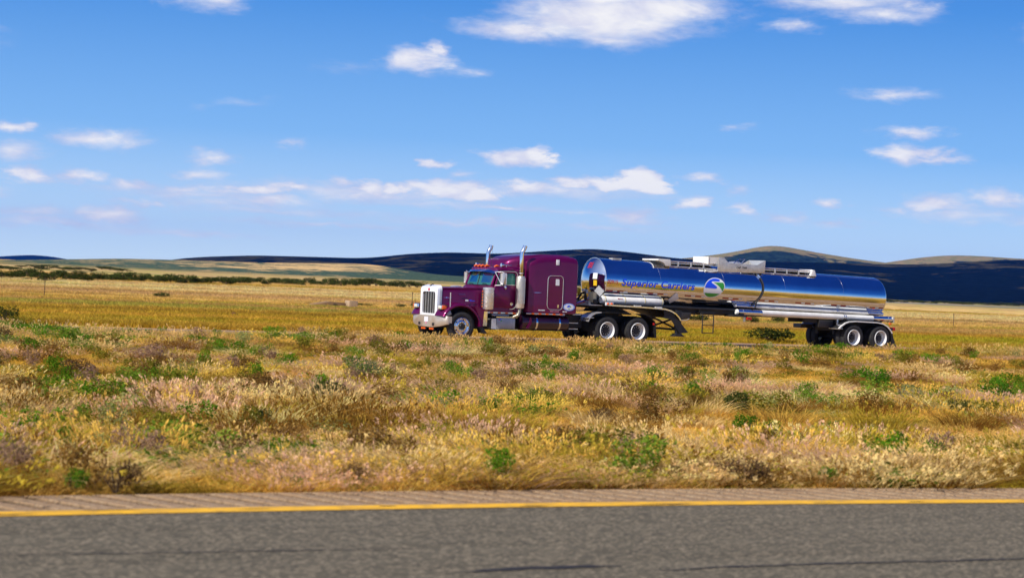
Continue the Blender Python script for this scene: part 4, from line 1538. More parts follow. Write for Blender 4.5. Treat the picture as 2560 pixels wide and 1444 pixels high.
Q(MB().tube([(6.95, .36, 1.52), (6.88, .2, 1.50), (6.88, -.05, 1.58), (6.93, -.12, 1.7)], .012, 6), 'red_air_hose', REDP)
Q(MB().tube([(6.93, .40, 1.62), (6.87, .25, 1.60), (6.9, .1, 1.7)], .014, 6), 'blue_air_hose', BLUEP)
Q(MB().lathe([(0, .0), (.0, .11), (.06, .10), (.09, .0)], (7.02, -.05, 1.90), 'z', 16).tube([(7.02, -.22, 1.82), (7.02, -.22, 1.97)], .05, 10), 'grey_fittings', GREYP)

# under frame, kingpin ramp
mb = MB()
mb.prism([(7.10, 1.40), (6.75, 1.40), (7.05, 1.30), (7.40, 1.285), (9.4, 1.285), (9.9, 1.15), (10.3, 1.02), (10.35, 1.30), (10.35, 1.42), (7.2, 1.47)], -.5, .5)
for y in (-.46, .46):
    mb.box(10.3, 17.2, y - .05, y + .05, 1.18, 1.42)
    mb.box(17.2, 21.3, y - .05, y + .05, 1.02, 1.30)
mb.box(11.9, 13.6, -.70, -.55, 1.24, 1.46)
mb.box(13.2, 13.9, -1.05, -.5, 1.16, 1.24)
mb.box(18.7, 21.2, -.56, .56, .72, 1.1)
for ax in (19.228, 20.653):
    mb.tube([(ax, -1.0, .5), (ax, 1.0, .5)], .09, 12)
    mb.box(ax - .5, ax + .5, -.58, -.44, .58, .74).box(ax - .5, ax + .5, .44, .58, .58, .74)
Q(mb, 'under_frame', BLACKP, bevel=.006)
Q(MB().rings([[(x, yy, zz_) for yy, zz_ in ((-.40, axz(x) - .70), (-.42, axz(x) - .95 - .03), (.42, axz(x) - .98), (.40, axz(x) - .70))] for x in (7.6, 10, 14, 18, 21.0)]), 'tank_saddle', BLACKP)

# front arch strip and flap
path = [(7.38, 1.405), (7.6, 1.395), (8.6, 1.375), (9.6, 1.345), (9.95, 1.325), (10.2, 1.27), (10.42, 1.17), (10.58, 1.04), (10.66, .93)]
Q(band(path, -1.12, -.50, .022), 'arch_shield', BLACKP, smooth=60)
Q(band(path, -1.155, -1.122, .05), 'arch_edge', CHROME, smooth=60)
Q(band(path, .50, 1.12, .022), 'arch_shield', BLACKP, smooth=60)
Q(MB().box(8.55, 8.85, -1.14, -1.08, 1.40, 1.455).box(9.50, 9.80, -1.14, -1.08, 1.375, 1.43), 'white_blocks', WHITEP)
Q(MB().prism([(9.95, 1.30), (10.28, 1.25), (10.60, 1.02), (10.66, .93), (11.10, .50), (10.70, .46), (10.28, .98), (9.95, 1.02)], -1.08, -1.05), 'rear_arch_flap', BLACKP)
mkl = Q(MB().box(7.30, 7.62, -1.12, -1.04, 1.41, 1.53), 'side_lamp_box', TAPEW, bevel=.006)
Q(MB().lathe([(-.03, .0), (-.025, .04), (.0, .05)], (7.38, -1.121, 1.47), 'y', 12).lathe([(-.04, .0), (-.03, .045), (.0, .055)], (7.54, -1.121, 1.465), 'y', 12), 'amber_lamp', AMBER, mkl)

# landing gear
for s_ in (-1, 1):
    lgx = 10.68
    y = s_ * .95
    mb = MB()
    mb.box(lgx - .11, lgx + .11, y - .08, y + .08, .60, 1.32)
    mb.box(lgx - .08, lgx + .08, y - .06, y + .06, .42, .62)
    mb.prism([(lgx - .10, .46), (lgx + .10, .46), (lgx + .26, .345), (lgx - .26, .345)], y - .13, y + .13)
    Q(mb, 'landing_leg', BLACKP, bevel=.006)
mb = MB()
mb.tube([(10.68, -.85, 1.05), (10.68, .85, .62)], .035, 6).tube([(10.68, -.85, .62), (10.68, .85, 1.05)], .035, 6).tube([(10.68, -.9, .60), (10.68, .9, .60)], .045, 6)
Q(mb, 'landing_brace', BLACKP)
# cabinet behind the landing gear, hanging step frame
Q(MB().prism([(10.35, 1.28), (11.55, 1.25), (11.5, 1.03), (10.95, .94), (10.4, 1.02)], -.62, -.3), 'pump_cabinet', GREYG, bevel=.01)
Q(MB().tube([(10.6, -.66, .93), (11.3, -.66, .96), (11.42, -.66, 1.02)], .015, 6), 'drain_lever', ALU)
mb = MB()
for x in (11.88, 12.40):
    mb.tube([(x, -.9, 1.26), (x, -.9, .50)], .022, 6)
for z in (.50, .80, 1.15, 1.245):
    mb.tube([(11.88, -.9, z), (12.40, -.9, z)], .016 if z < 1.2 else .03, 6)
mb.tube([(11.80, -.9, 1.25), (11.77, -.9, 1.17), (11.84, -.9, 1.15)], .018, 6)
mb.box(11.85, 12.5, -.92, -.5, 1.25, 1.28)
Q(mb, 'hanging_step', BLACKP)

# short hose tube with straps
wt = Q(MB().tube([(7.34, -.67, 1.605), (7.40, -.67, 1.61), (9.89, -.67, 1.60), (10.02, -.67, 1.59), (10.14, -.67, 1.56)], [.12, .145, .148, .14, .09], 24), 'hose_tube', WHITEP, smooth=60)
for x in (7.46, 8.34, 9.24, 10.04):
    Q(MB().lathe([(0, .148), (.0, .156), (.04, .156), (.04, .148)], (x, -.67, 1.605), 'x', 24), 'strap', CREAM, wt)
Q(MB().prism([(8.00, 1.675), (8.06, 1.70), (8.06, 1.685), (8.24, 1.682), (8.24, 1.668), (8.06, 1.668), (8.06, 1.65)], -.822, -.81), 'red_arrow', REDP, wt)
Q(MB().tube([(7.5, -.9, 1.465), (10.2, -.9, 1.43), (14.0, -.7, 1.39)], [.045, .05, .05], 10), 'black_conduit', BLACKP)

# long discharge tubes
def long_tube(y, z0, z1, x0, x1, r, chr_r):
    def zz_(x):
        return z0 + (z1 - z0) * (x - x0) / (x1 - x0)
    a, b = x0 + chr_r[0], x1 - chr_r[1]
    t_ = Q(MB().tube([(a, y, zz_(a)), (x0 + (x1 - x0) * .66, y, zz_(x0 + (x1 - x0) * .66)), (b, y, zz_(b))], r, 24), 'long_hose_tube', WHITEP, smooth=60)
    Q(MB().tube([(x0, y, zz_(x0)), (x0 + .1, y, zz_(x0 + .1)), (a - .003, y, zz_(a))], [r * .8, r * 1.0, r * 1.0], 24), 'chrome_sleeve', CHROME, t_)
    Q(MB().tube([(b + .003, y, zz_(b)), (x1 - .06, y, zz_(x1)), (x1, y, zz_(x1))], [r, r, r * .8], 24), 'chrome_sleeve', CHROME, t_)
    for x in (x0 + .22, x0 + (x1 - x0) * .67, x0 + (x1 - x0) * .675 + .05, x1 - .22):
        Q(MB().tube([(x - .02, y, zz_(x)), (x + .02, y, zz_(x))], r * 1.09, 24), 'clamp', CHROME, t_)
    Q(MB().tube([(x0 - .10, y, zz_(x0)), (x0 - .03, y, zz_(x0)), (x0, y, zz_(x0))], [r * .7, r * 1.0, r * .7], 12), 'end_cap', WHITEP, t_)
    return t_


t1 = long_tube(-.64, 1.58, 1.475, 13.66, 21.20, .070, (.95, .85))
t2 = long_tube(-.80, 1.345, 1.27, 13.62, 21.55, .115, (1.15, 1.05))
Q(MB().box(21.55, 21.60, -.92, -.68, 1.14, 1.38), 'end_door', ALUD, t2)
for x, m_ in ((13.9, CHROME), (18.6, ALU)):
    Q(MB().box(x, x + .06, -.86, -.80, .98, 1.24), 'tube_bracket', ALU)
Q(MB().box(13.85, 14.05, -1.14, -1.06, 1.06, 1.16), 'side_lamp', REDL)

# roof walkway, spill box, vapour hose
Z = lambda x: axz(x) + RT
yw = -.42
for (xa, xb) in ((10.35, 12.75), (15.05, 17.45)):
    mb = MB()
    mb.tube([(xa, yw, Z(xa) + .065), (xb, yw, Z(xb) + .075)], .028, 8)
    mb.tube([(xa, yw - .07, Z(xa) - .12), (xb, yw - .07, Z(xb) - .12)], .02, 8)
    for k in range(1, 4):
        x = xa + (xb - xa) * k / 4
        mb.box(x - .02, x + .02, yw - .05, yw, Z(x) - .12, Z(x) + .06)
    mb.box(xa, xb, yw + .02, .25, Z((xa + xb) / 2) - .01, Z((xa + xb) / 2) + .02)
    Q(mb, 'walkway_rail', ALU)
Q(MB().prism([(9.95, Z(10) + .12), (10.50, Z(10) + .12), (10.55, Z(10) - .13), (10.30, Z(10) - .13), (10.2, Z(10) - .02), (9.95, Z(10) + .06)], -.56, .5), 'walkway_end_plate', WHITEP, bevel=.008)
Q(MB().prism([(17.42, Z(17.5) - .13), (17.72, Z(17.5) - .13), (17.62, Z(17.5) + .11), (17.5, Z(17.5) + .13)], -.52, .3), 'walkway_end_plate', WHITEP, bevel=.008)
Q(MB().box(8.15, 8.55, -.15, .1, Z(8.3) - .01, Z(8.3) + .045), 'top_bracket', ALUD)
# spill box: cut-out side plates and tall front coaming
zb = Z(13.8)
side = [(12.72, zb - .20), (15.02, zb - .17), (15.04, zb + .33), (14.65, zb + .14), (13.25, zb + .16), (13.0, zb + .36), (12.76, zb + .36)]
sb = Q(MB().prism(side, -.60, -.575), 'spill_box', ALUD, bevel=.003)
Q(MB().prism(side, .42, .445), 'far_side_plate', ALUD, sb)
Q(MB().box(12.30, 12.76, -.555, .40, zb + .10, zb + .355).box(12.28, 12.31, -.57, .41, zb + .08, zb + .36), 'front_coaming', WHITEP, sb)
Q(MB().box(14.05, 15.0, -.56, .41, zb - .02, zb + .02).box(15.0, 15.03, -.57, .41, zb - .1, zb + .33), 'rear_coaming', ALU, sb)
Q(MB().tube([(13.55, -.5, zb + .15), (13.8, -.5, zb + .33), (14.1, -.5, zb + .34), (13.9, -.5, zb + .16)], .02, 6), 'hatch_handle', CHROME, sb)
Q(MB().lathe([(0, .25), (.16, .25), (.20, .20), (.22, .0)], (13.9, -.1, zb + .03), 'z', 20), 'manhole_lid', ALU, sb)
Q(MB().prism([(12.15, zb - .20), (12.35, zb - .24), (12.72, zb - .19), (12.72, zb - .13), (12.15, zb - .15)], -.62, -.5), 'box_foot', WHITEP, sb)
tmc = text_mesh('CAP  7000', .115, .002, 0, 1.0)
bm = bmesh.new(); bm.from_mesh(tmc)
for v in bm.verts:
    v.co = (13.62 + v.co.x - TOFF[0], -.603, zb - .035 + v.co.y)
me_ = bpy.data.meshes.new('capacity_lettering'); bm.to_mesh(me_); bm.free(); me_.materials.clear(); me_.materials.append(BLKL)
ob = bpy.data.objects.new('capacity_lettering', me_); COL.objects.link(ob); ob.parent = sb
hp = []
for k in range(13):
    a = R(52 - 8.2 * k)
    x = 14.60 + .30 * math.sin(math.pi * k / 12) - .02 * k
    hp.append((x, -(RT + .04) * math.cos(a), axz(x) + (RT + .04) * math.sin(a)))
vh = Q(MB().tube(hp, .026, 8), 'vapour_hose', BLACKP)
Q(MB().tube([hp[0], tuple(Vector(hp[0]) + Vector((-.1, .06, .10)))], .035, 8), 'hose_coupling', CHROME, vh)
Q(MB().tube([hp[1], hp[2]], .036, 8), 'hose_clamp', CHROME, vh)
Q(MB().tube([tuple(Vector(hp[10])), (14.35, -.92, 1.50)], .03, 8), 'hose_branch', BLACKP, vh)

# rear fenders, lamps, flaps
path = [(18.42, .82), (18.55, .92), (18.75, 1.04), (18.95, 1.10), (19.3, 1.125), (20.4, 1.105), (20.72, 1.06), (20.95, .96), (21.12, .82), (21.22, .70)]
for s_ in (-1, 1):
    Q(band(path, s_ * .60, s_ * 1.20, .016), 'trailer_fender', BLACKP, smooth=60)
    Q(band(path, min(s_ * 1.16, s_ * 1.225), max(s_ * 1.16, s_ * 1.225), .042), 'fender_edge', WHITEP, smooth=60)
    Q(band([(18.40, .815), (18.62, .83)], min(s_ * .6, s_ * 1.2), max(s_ * .6, s_ * 1.2), .02), 'fender_foot', ALU)
    Q(MB().prism([(21.20, .72), (21.26, .72), (21.34, .50), (21.58, .10), (21.30, .10)], s_ * .7, s_ * 1.2), 'mud_flap', BLACKP)
    Q(MB().box(21.34, 21.44, s_ * 1.05 - .12, s_ * 1.05 + .12, .82, .95), 'tail_lamp', REDL, bevel=.008)
Q(band([(18.42, .80), (18.60, .95), (18.70, 1.0)], -1.22, -.9, .02), 'front_fender_plate', ALU, smooth=60)
Q(MB().box(21.25, 21.34, -1.15, 1.15, .84, .93), 'rear_bumper_bar', BLACKP)
Q(MB().box(21.20, 21.28, -1.1, -1.04, 1.05, 1.13), 'amber_lamp', AMBER)
Q(MB().box(17.9, 18.6, -.62, -.5, .85, 1.15).box(17.9, 18.5, .5, 1.0, .78, .95), 'valve_box', GREYG, bevel=.02)

# ================================================================== vegetation
def plant_material(name, attr=True, base=(.1, .2, .03), var=.35, trans=.45):
    m = bpy.data.materials.new(name)
    m.use_nodes = True
    t = NB(m.node_tree)
    t.n.clear()
    sh = t.new('ShaderNodeAttribute', attribute_name='shade').outputs['Fac']
    if attr:
        a = t.new('ShaderNodeAttribute', attribute_name='tint', attribute_type='INSTANCER').outputs['Color']
    else:
        oi = t.new('ShaderNodeObjectInfo')
        a = t.mix(oi.outputs['Random'], tuple(x * .75 for x in base), tuple(min(1, x * 1.3) for x in base))
    k = t.maprange(sh, 0, 1, 1 - var, 1 + var)
    c = t.vmath('SCALE', a)
    t.l.new(k, c.node.inputs['Scale'])
    d = t.new('ShaderNodeBsdfDiffuse'); t.l.new(c, d.inputs[0])
    tr = t.new('ShaderNodeBsdfTranslucent'); t.l.new(c, tr.inputs[0])
    mx = t.new('ShaderNodeMixShader'); mx.inputs[0].default_value = trans
    t.l.new(d.outputs[0], mx.inputs[1]); t.l.new(tr.outputs[0], mx.inputs[2])
    o = t.new('ShaderNodeOutputMaterial'); t.l.new(mx.outputs[0], o.inputs[0])
    return m


GRASSM = plant_material('grass_blades')


def blade_mesh(name, n, h, spread, lean, w, seed, heads=0, leafy=0):
    r = np.random.default_rng(seed)
    v, f, sh = [], [], []
    for i in range(n):
        a = r.random() * 6.283
        rad = spread * math.sqrt(r.random())
        bx, by = math.cos(a) * rad, math.sin(a) * rad
        hh = h * (.45 + .65 * r.random())
        la = a + r.normal() * .7
        le = lean * (.3 + r.random()) * (.4 + rad / spread)
        dx, dy = math.cos(la) * le * hh, math.sin(la) * le * hh
        sa = r.random() * 3.14
        px, py = math.cos(sa) * w / 2, math.sin(sa) * w / 2
        k = len(v)
        s = r.random()
        v += [(bx - px, by - py, -.03), (bx + px, by + py, -.03), (bx + dx * .4 - px * .8, by + dy * .4 - py * .8, hh * .6), (bx + dx * .4 + px * .8, by + dy * .4 + py * .8, hh * .6), (bx + dx, by + dy, hh)]
        f += [(k, k + 1, k + 3, k + 2), (k + 2, k + 3, k + 4)]
        sh += [s] * 5
        if heads and i % heads == 0:
            k = len(v)
            tx_, ty2, tz = bx + dx, by + dy, hh
            for q in range(5):
                aa = r.random() * 6.283
                cx, cy_ = math.cos(aa) * w * .9, math.sin(aa) * w * .9
                ox, oy, oz = (r.random(3) - .5) * np.array((.035, .035, .09))
                k = len(v)
                v += [(tx_ + ox - cx, ty2 + oy - cy_, tz + oz), (tx_ + ox, ty2 + oy, tz + oz - .028), (tx_ + ox + cx, ty2 + oy + cy_, tz + oz), (tx_ + ox + dx * .05, ty2 + oy + dy * .05, tz + oz + .035)]
                f += [(k, k + 1, k + 2, k + 3)]
                sh += [.6 + .7 * r.random()] * 4
        if leafy:
            for q in range(leafy):
                t_ = .3 + .7 * r.random()
                c = np.array((bx + dx * t_, by + dy * t_, hh * t_)) + r.normal(size=3) * .02
                d1 = r.normal(size=3); d1 /= np.linalg.norm(d1)
                d2 = np.cross(d1, r.normal(size=3)); d2 /= np.linalg.norm(d2) + 1e-6
                k = len(v)
                L_ = w * 3.2 * (.6 + .8 * r.random())
                v += [tuple(c - d1 * L_), tuple(c - d2 * L_ * .4), tuple(c + d1 * L_), tuple(c + d2 * L_ * .4)]
                f += [(k, k + 1, k + 2, k + 3)]
                sh += [r.random()] * 4
    me = bpy.data.meshes.new(name)
    me.from_pydata(v, [], f)
    at = me.attributes.new('shade', 'FLOAT', 'POINT'); at.data.foreach_set('value', sh)
    me.materials.append(GRASSM)
    return me


tufts = bpy.data.collections.new('tufts')
KINDS = []
for nm, args in [('a_tuft', (46, .30, .13, .55, .011, 1)), ('b_tuft', (38, .36, .16, .8, .012, 2)), ('c_tuft', (60, .20, .20, .6, .012, 3)),
                 ('d_seed', (40, .40, .14, .5, .009, 4, 2)), ('e_seed', (34, .46, .18, .7, .009, 5, 2)), ('f_leafy', (26, .30, .16, .7, .011, 6, 0, 7)), ('g_leafy', (34, .38, .2, .8, .010, 7, 0, 6)),
                 ('h_low', (40, .12, .26, .9, .016, 8)), ('i_low', (34, .09, .30, 1.2, .018, 9)),
                 ('j_tussock', (300, .42, .30, 1.1, .010, 10)), ('k_tussock', (280, .36, .36, 1.2, .011, 11)), ('l_tussock', (260, .44, .30, .9, .009, 12, 3))]:
    ob = bpy.data.objects.new(nm, blade_mesh(nm, *args))
    tufts.objects.link(ob)


def scatter(name, P, tint, pick, scl, rot):
    me = bpy.data.meshes.new(name)
    n = len(P)
    me.vertices.add(n)
    me.vertices.foreach_set('co', np.asarray(P, np.float32).ravel())
    a = me.attributes.new('tint', 'FLOAT_COLOR', 'POINT')
    c = np.ones((n, 4), np.float32); c[:, :3] = tint
    a.data.foreach_set('color', c.ravel())
    a = me.attributes.new('pick', 'INT', 'POINT'); a.data.foreach_set('value', np.asarray(pick, np.int32))
    a = me.attributes.new('scl', 'FLOAT_VECTOR', 'POINT'); a.data.foreach_set('vector', np.asarray(scl, np.float32).ravel())
    a = me.attributes.new('rot', 'FLOAT_VECTOR', 'POINT')
    rv = np.zeros((n, 3), np.float32); rv[:, 2] = rot
    a.data.foreach_set('vector', rv.ravel())
    me.materials.append(GRASSM)
    ob = bpy.data.objects.new(name, me)
    COL.objects.link(ob)
    ob['kind'] = 'stuff'
    g = bpy.data.node_groups.new('scatter_' + name, 'GeometryNodeTree')
    g.interface.new_socket('Geometry', in_out='INPUT', socket_type='NodeSocketGeometry')
    g.interface.new_socket('Geometry', in_out='OUTPUT', socket_type='NodeSocketGeometry')
    N, Lk = g.nodes, g.links
    gi, go = N.new('NodeGroupInput'), N.new('NodeGroupOutput')
    ci = N.new('GeometryNodeCollectionInfo')
    ci.inputs['Collection'].default_value = tufts
    ci.inputs['Separate Children'].default_value = True
    ci.inputs['Reset Children'].default_value = True
    ip = N.new('GeometryNodeInstanceOnPoints')
    ip.inputs['Pick Instance'].default_value = True

    def na(nm, ty):
        q = N.new('GeometryNodeInputNamedAttribute'); q.data_type = ty
        q.inputs['Name'].default_value = nm
        return q.outputs['Attribute']
    Lk.new(gi.outputs[0], ip.inputs['Points'])
    Lk.new(ci.outputs[0], ip.inputs['Instance'])
    Lk.new(na('pick', 'INT'), ip.inputs['Instance Index'])
    Lk.new(na('scl', 'FLOAT_VECTOR'), ip.inputs['Scale'])
    Lk.new(na('rot', 'FLOAT_VECTOR'), ip.inputs['Rotation'])
    Lk.new(ip.outputs[0], go.inputs[0])
    md = ob.modifiers.new('scatter', 'NODES')
    md.node_group = g
    return ob


def wedge(n, r0, r1, half, power=1.):
    a = (rng.random(n) * 2 - 1) * R(half)
    r = r0 + (r1 - r0) * rng.random(n) ** power
    return np.sin(a) * r, np.cos(a) * r


# the median: dense knee-high dry grass with seed heads and green weeds
x, y = wedge(92000, 11.5, 86, 23, 1.3)
e = (y - yc(x)) * .91
s = S(x, y)
ok = (e > 1.28) & (s < -4.85)
x, y, e, s = x[ok], y[ok], e[ok], s[ok]
l = L(x, y)
tint = land_color(x, y)
gr_ = green_amount(x, y)
n_ = len(x)
u = rng.random(n_)
seedness = N3.fbm(l * .22 + 11, s * .4)
pick = np.where(u < .35, rng.integers(0, 3, n_), rng.integers(7, 9, n_))
pick = np.where((seedness > .55) & (rng.random(n_) < .16), rng.integers(3, 5, n_), pick)
isg = gr_ > rng.random(n_) * .9 + .12
pick = np.where(isg, rng.integers(5, 7, n_), pick)
pink = np.clip(rng.random(n_) * 1.4 - .4, 0, 1)[:, None]
seed_c = np.array([.86, .60, .26]) * (1 - pink) + np.array([.66, .45, .28]) * pink
tint = np.where(((pick == 3) | (pick == 4))[:, None], tint * .55 + seed_c * .45, tint)
gcol = np.array([.055, .17, .012]) * (.8 + .8 * rng.random((n_, 1))) + np.array([.08, .05, 0]) * rng.random((n_, 1))
# scattered weeds and darker clumps
isg = isg | ((N2.fbm(l * .5 + 31, s * 1.0 + 3) > .64) & (rng.random(n_) < .26) & (e > 3.5))
pick = np.where(isg & (pick < 5), 5 + (np.arange(n_) % 2), pick)
wd = (rng.random(n_) < .13) & ~isg
gcol = np.where((gr_ < .2)[:, None], gcol * .6 + np.array([.08, .06, .006]), gcol)
tint = np.where(isg[:, None], gcol, tint)
tint = np.where(wd[:, None], np.array([.36, .31, .03]), tint)
dk = N2.fbm(l * .9, s * 1.1) > .66
tint = np.where(dk[:, None] & ~isg[:, None], tint * .62, tint)
tint = np.clip(tint * (.8 + .45 * rng.random((n_, 1))), 0, .85)
tall = .55 + .75 * N1.fbm(l * .4 + 70, s * .7)
sc_ = (.7 + .55 * rng.random(n_)) * tall
bx_, by_ = on_ground(1980, 1078, -.35)
da = (x - bx_) * UX + (y - by_) * UY; db = (x - bx_) * NX + (y - by_) * NY
bank = np.exp(-((da / 6.5) ** 2 + (db / 2.8) ** 2))
lowband = bank * .5
tint = tint * (1 - bank[:, None] * .8) + np.array([.86, .56, .17]) * bank[:, None] * .8
sc_ = sc_ * (1 - lowband)
edge = smooth(1.2, 2.6, e) * .5 + .5
hz_ = sc_ * edge * (.50 - .12 * smooth(-36, -16, s) + .34 * smooth(-13, -7, s))
P = np.stack([x, y, gz(x, y)], -1)
sv = np.stack([sc_ * 1.15, sc_ * 1.15, hz_], -1)
scatter('median_grass', P, tint, pick, sv, rng.random(n_) * 6.28)

# tussocks and small bushes of mixed dry colours standing out of the grass, too many to count
x, y = wedge(5200, 12, 74, 23, 1.15)
e = (y - yc(x)) * .91
s = S(x, y)
l = L(x, y)
da = (x - bx_) * UX + (y - by_) * UY; db = (x - bx_) * NX + (y - by_) * NY
bank = np.exp(-((da / 6.5) ** 2 + (db / 2.8) ** 2))
ok = (e > 1.45) & (s < -5.6) & (rng.random(len(x)) > bank * 1.1) & (N2.fbm(l * .25 + 60, s * .5) + .8 * rng.random(len(x)) > .92)
x, y, e, s, l = x[ok], y[ok], e[ok], s[ok], l[ok]
n_ = len(x)
pal = np.array([(.88, .63, .24), (.70, .44, .25), (.50, .365, .04), (.26, .13, .022), (.12, .22, .015), (.84, .53, .095)])
zone = N3.fbm(l * .18 + 5, s * .45)
cls = rng.choice(6, n_, p=[.25, .14, .19, .18, .09, .15])
cls = np.where((zone > .58) & (rng.random(n_) < .3), 1, cls)
cls = np.where((zone < .42) & (rng.random(n_) < .25), 3, cls)
tint = np.clip(pal[cls] * (.75 + .5 * rng.random((n_, 1))), 0, .88)
pick = np.where(cls == 4, 6, rng.integers(9, 12, n_))
sc_ = .55 + .8 * rng.random(n_) ** 1.5
hh_ = sc_ * (.74 - .26 * smooth(-34, -14, s) - .08 * smooth(-12, -6, s))
hh_ = hh_ * (.55 + .45 * smooth(1.5, 6, e))
sc_ = sc_ * 1.25
P = np.stack([x, y, gz(x, y)], -1)
scatter('tussocks', P, tint, pick, np.stack([sc_, sc_, hh_], -1), rng.random(n_) * 6.28)

# grazed pasture beyond the far road
x, y = wedge(60000, 64, 330, 21, 1.5)
s = S(x, y)
ok = (s > 3.7)
x, y, s = x[ok], y[ok], s[ok]
tint = land_color(x, y)
n_ = len(x)
tint = np.clip(tint * (.75 + .5 * rng.random((n_, 1))), 0, .8)
d_ = np.hypot(x, y)
sc_ = (1.1 + 1.2 * rng.random(n_)) * (1 + .6 * smooth(80, 250, d_))
pick = np.where(rng.random(n_) < .75, rng.integers(7, 9, n_), 2)
P = np.stack([x, y, gz(x, y)], -1)
scatter('pasture_grass', P, tint, pick, np.stack([sc_, sc_, sc_ * np.where(pick == 2, .6, .9)], -1), rng.random(n_) * 6.28)

# low scrub clumps of leafy green, olive and brown, joined as ground cover
def scrub_mesh(name, n, leaf, seed):
    me = foliage_mesh(name, n, leaf, seed, GRASSM, 6, .6)
    return me


# ---- shrubs
LEAFG = plant_material('fresh_green_leaves', False, (.075, .20, .012), .45, .3)
LEAFD = plant_material('dark_olive_leaves', False, (.05, .065, .014), .5, .25)
LEAFB = plant_material('brown_twigs_and_leaves', False, (.11, .062, .028), .5, .2)
LEAFS = plant_material('grey_green_leaves', False, (.20, .24, .09), .4, .3)
STEM = mat('woody_stem', (.10, .065, .035), .9, 0, .3, 20)


def foliage_mesh(name, n, leaf, seed, m, lobes=5, flat=.7, upright=0.):
    r = np.random.default_rng(seed)
    C = [(0, 0, .42, .34)]
    for k in range(lobes):
        a = r.random() * 6.283
        rr_ = .18 + .22 * r.random()
        C.append((math.cos(a) * rr_, math.sin(a) * rr_, .18 + .38 * r.random(), .16 + .14 * r.random()))
    v, f, sh = [], [], []
    for i in range(n):
        cx, cy2, cz_, cr = C[r.integers(0, len(C))]
        d = r.normal(size=3); d /= np.linalg.norm(d)
        q = cr * (.55 + .5 * r.random() ** .6)
        c = np.array((cx, cy2, cz_)) + d * q * np.array((1, 1, flat + .3))
        c[2] = max(.015, c[2])
        nrm = d + r.normal(size=3) * .8
        nrm /= np.linalg.norm(nrm)
        d1 = np.cross(nrm, r.normal(size=3) + np.array((0, 0, upright))); d1 /= np.linalg.norm(d1) + 1e-6
        d2 = np.cross(nrm, d1)
        s_ = leaf * (.6 + .8 * r.random())
        k = len(v)
        v += [tuple(c - d1 * s_), tuple(c - d2 * s_ * .5), tuple(c + d1 * s_), tuple(c + d2 * s_ * .5)]
        f.append((k, k + 1, k + 2, k + 3))
        sh += [float(r.random())] * 4
    me = bpy.data.meshes.new(name)
    me.from_pydata(v, [], f)
    at = me.attributes.new('shade', 'FLOAT', 'POINT'); at.data.foreach_set('value', sh)
    me.materials.append(m)
    return me


scrubs = bpy.data.collections.new('scrubs')
for k in range(4):
    scrubs.objects.link(bpy.data.objects.new('abcd'[k] + '_scrub', scrub_mesh('abcd'[k] + '_scrub', 620, .034, 70 + k)))
x, y = wedge(800, 14, 66, 22, 1.1)
e = (y - yc(x)) * .91
s = S(x, y); l = L(x, y)
da = (x - bx_) * UX + (y - by_) * UY; db = (x - bx_) * NX + (y - by_) * NY
ok = (e > 1.6) & (s < -5.5) & (rng.random(len(x)) > 1.3 * np.exp(-((da / 8.) ** 2 + (db / 3.) ** 2))) & (N1.fbm(l * .3 + 14, s * .5 + 3) + .35 * rng.random(len(x)) > .60)
x, y, e, s, l = x[ok], y[ok], e[ok], s[ok], l[ok]
n_ = len(x)
pal = np.array([(.11, .23, .012), (.20, .18, .02), (.23, .125, .03), (.17, .26, .025), (.36, .22, .13), (.34, .34, .10)])
tint = pal[rng.choice(6, n_, p=[.22, .24, .20, .12, .14, .08])] * (.8 + .6 * rng.random((n_, 1)))
sc_ = .35 + .65 * rng.random(n_) ** 1.4
P = np.stack([x, y, gz(x, y)], -1)
tufts = scrubs
scatter('low_scrub', P, tint, rng.integers(0, 4, n_), np.stack([sc_, sc_, .42 + .25 * rng.random(n_)], -1) * np.array((1, 1, 1.)), rng.random(n_) * 6.28)


def stems_mesh(seed):
    r = random.Random(seed)
    mb = MB()
    for k in range(7):
        a = r.random() * 6.28
        q = .12 + .25 * r.random()
        mb.tube([(0.02 * math.cos(a), .02 * math.sin(a), -.02), (q * .4 * math.cos(a), q * .4 * math.sin(a), .22), (q * math.cos(a), q * math.sin(a), .45 + .2 * r.random())], [.022, .014, .006], 5)
    return mb


SHR = {}
for nm, (n, leaf, m, lob, fl, seeds) in {'green': (1000, .034, LEAFG, 5, .7, 2), 'dark': (1500, .034, LEAFD, 7, .6, 4), 'brown': (1100, .028, LEAFB, 5, .6, 2), 'sage': (900, .026, LEAFS, 5, .6, 1)}.items():
    SHR[nm] = [(foliage_mesh('foliage', n, leaf, 40 + q + len(nm), m, lob, fl), None, q) for q in range(seeds)]
STEMS = [stems_mesh(3), stems_mesh(8)]
STEM_ME = []
for mb in STEMS:
    o_ = mb.build('stems', STEM)
    STEM_ME.append(o_.data)
    bpy.data.objects.remove(o_)
for q in STEM_ME:
    q.name = 'stems'


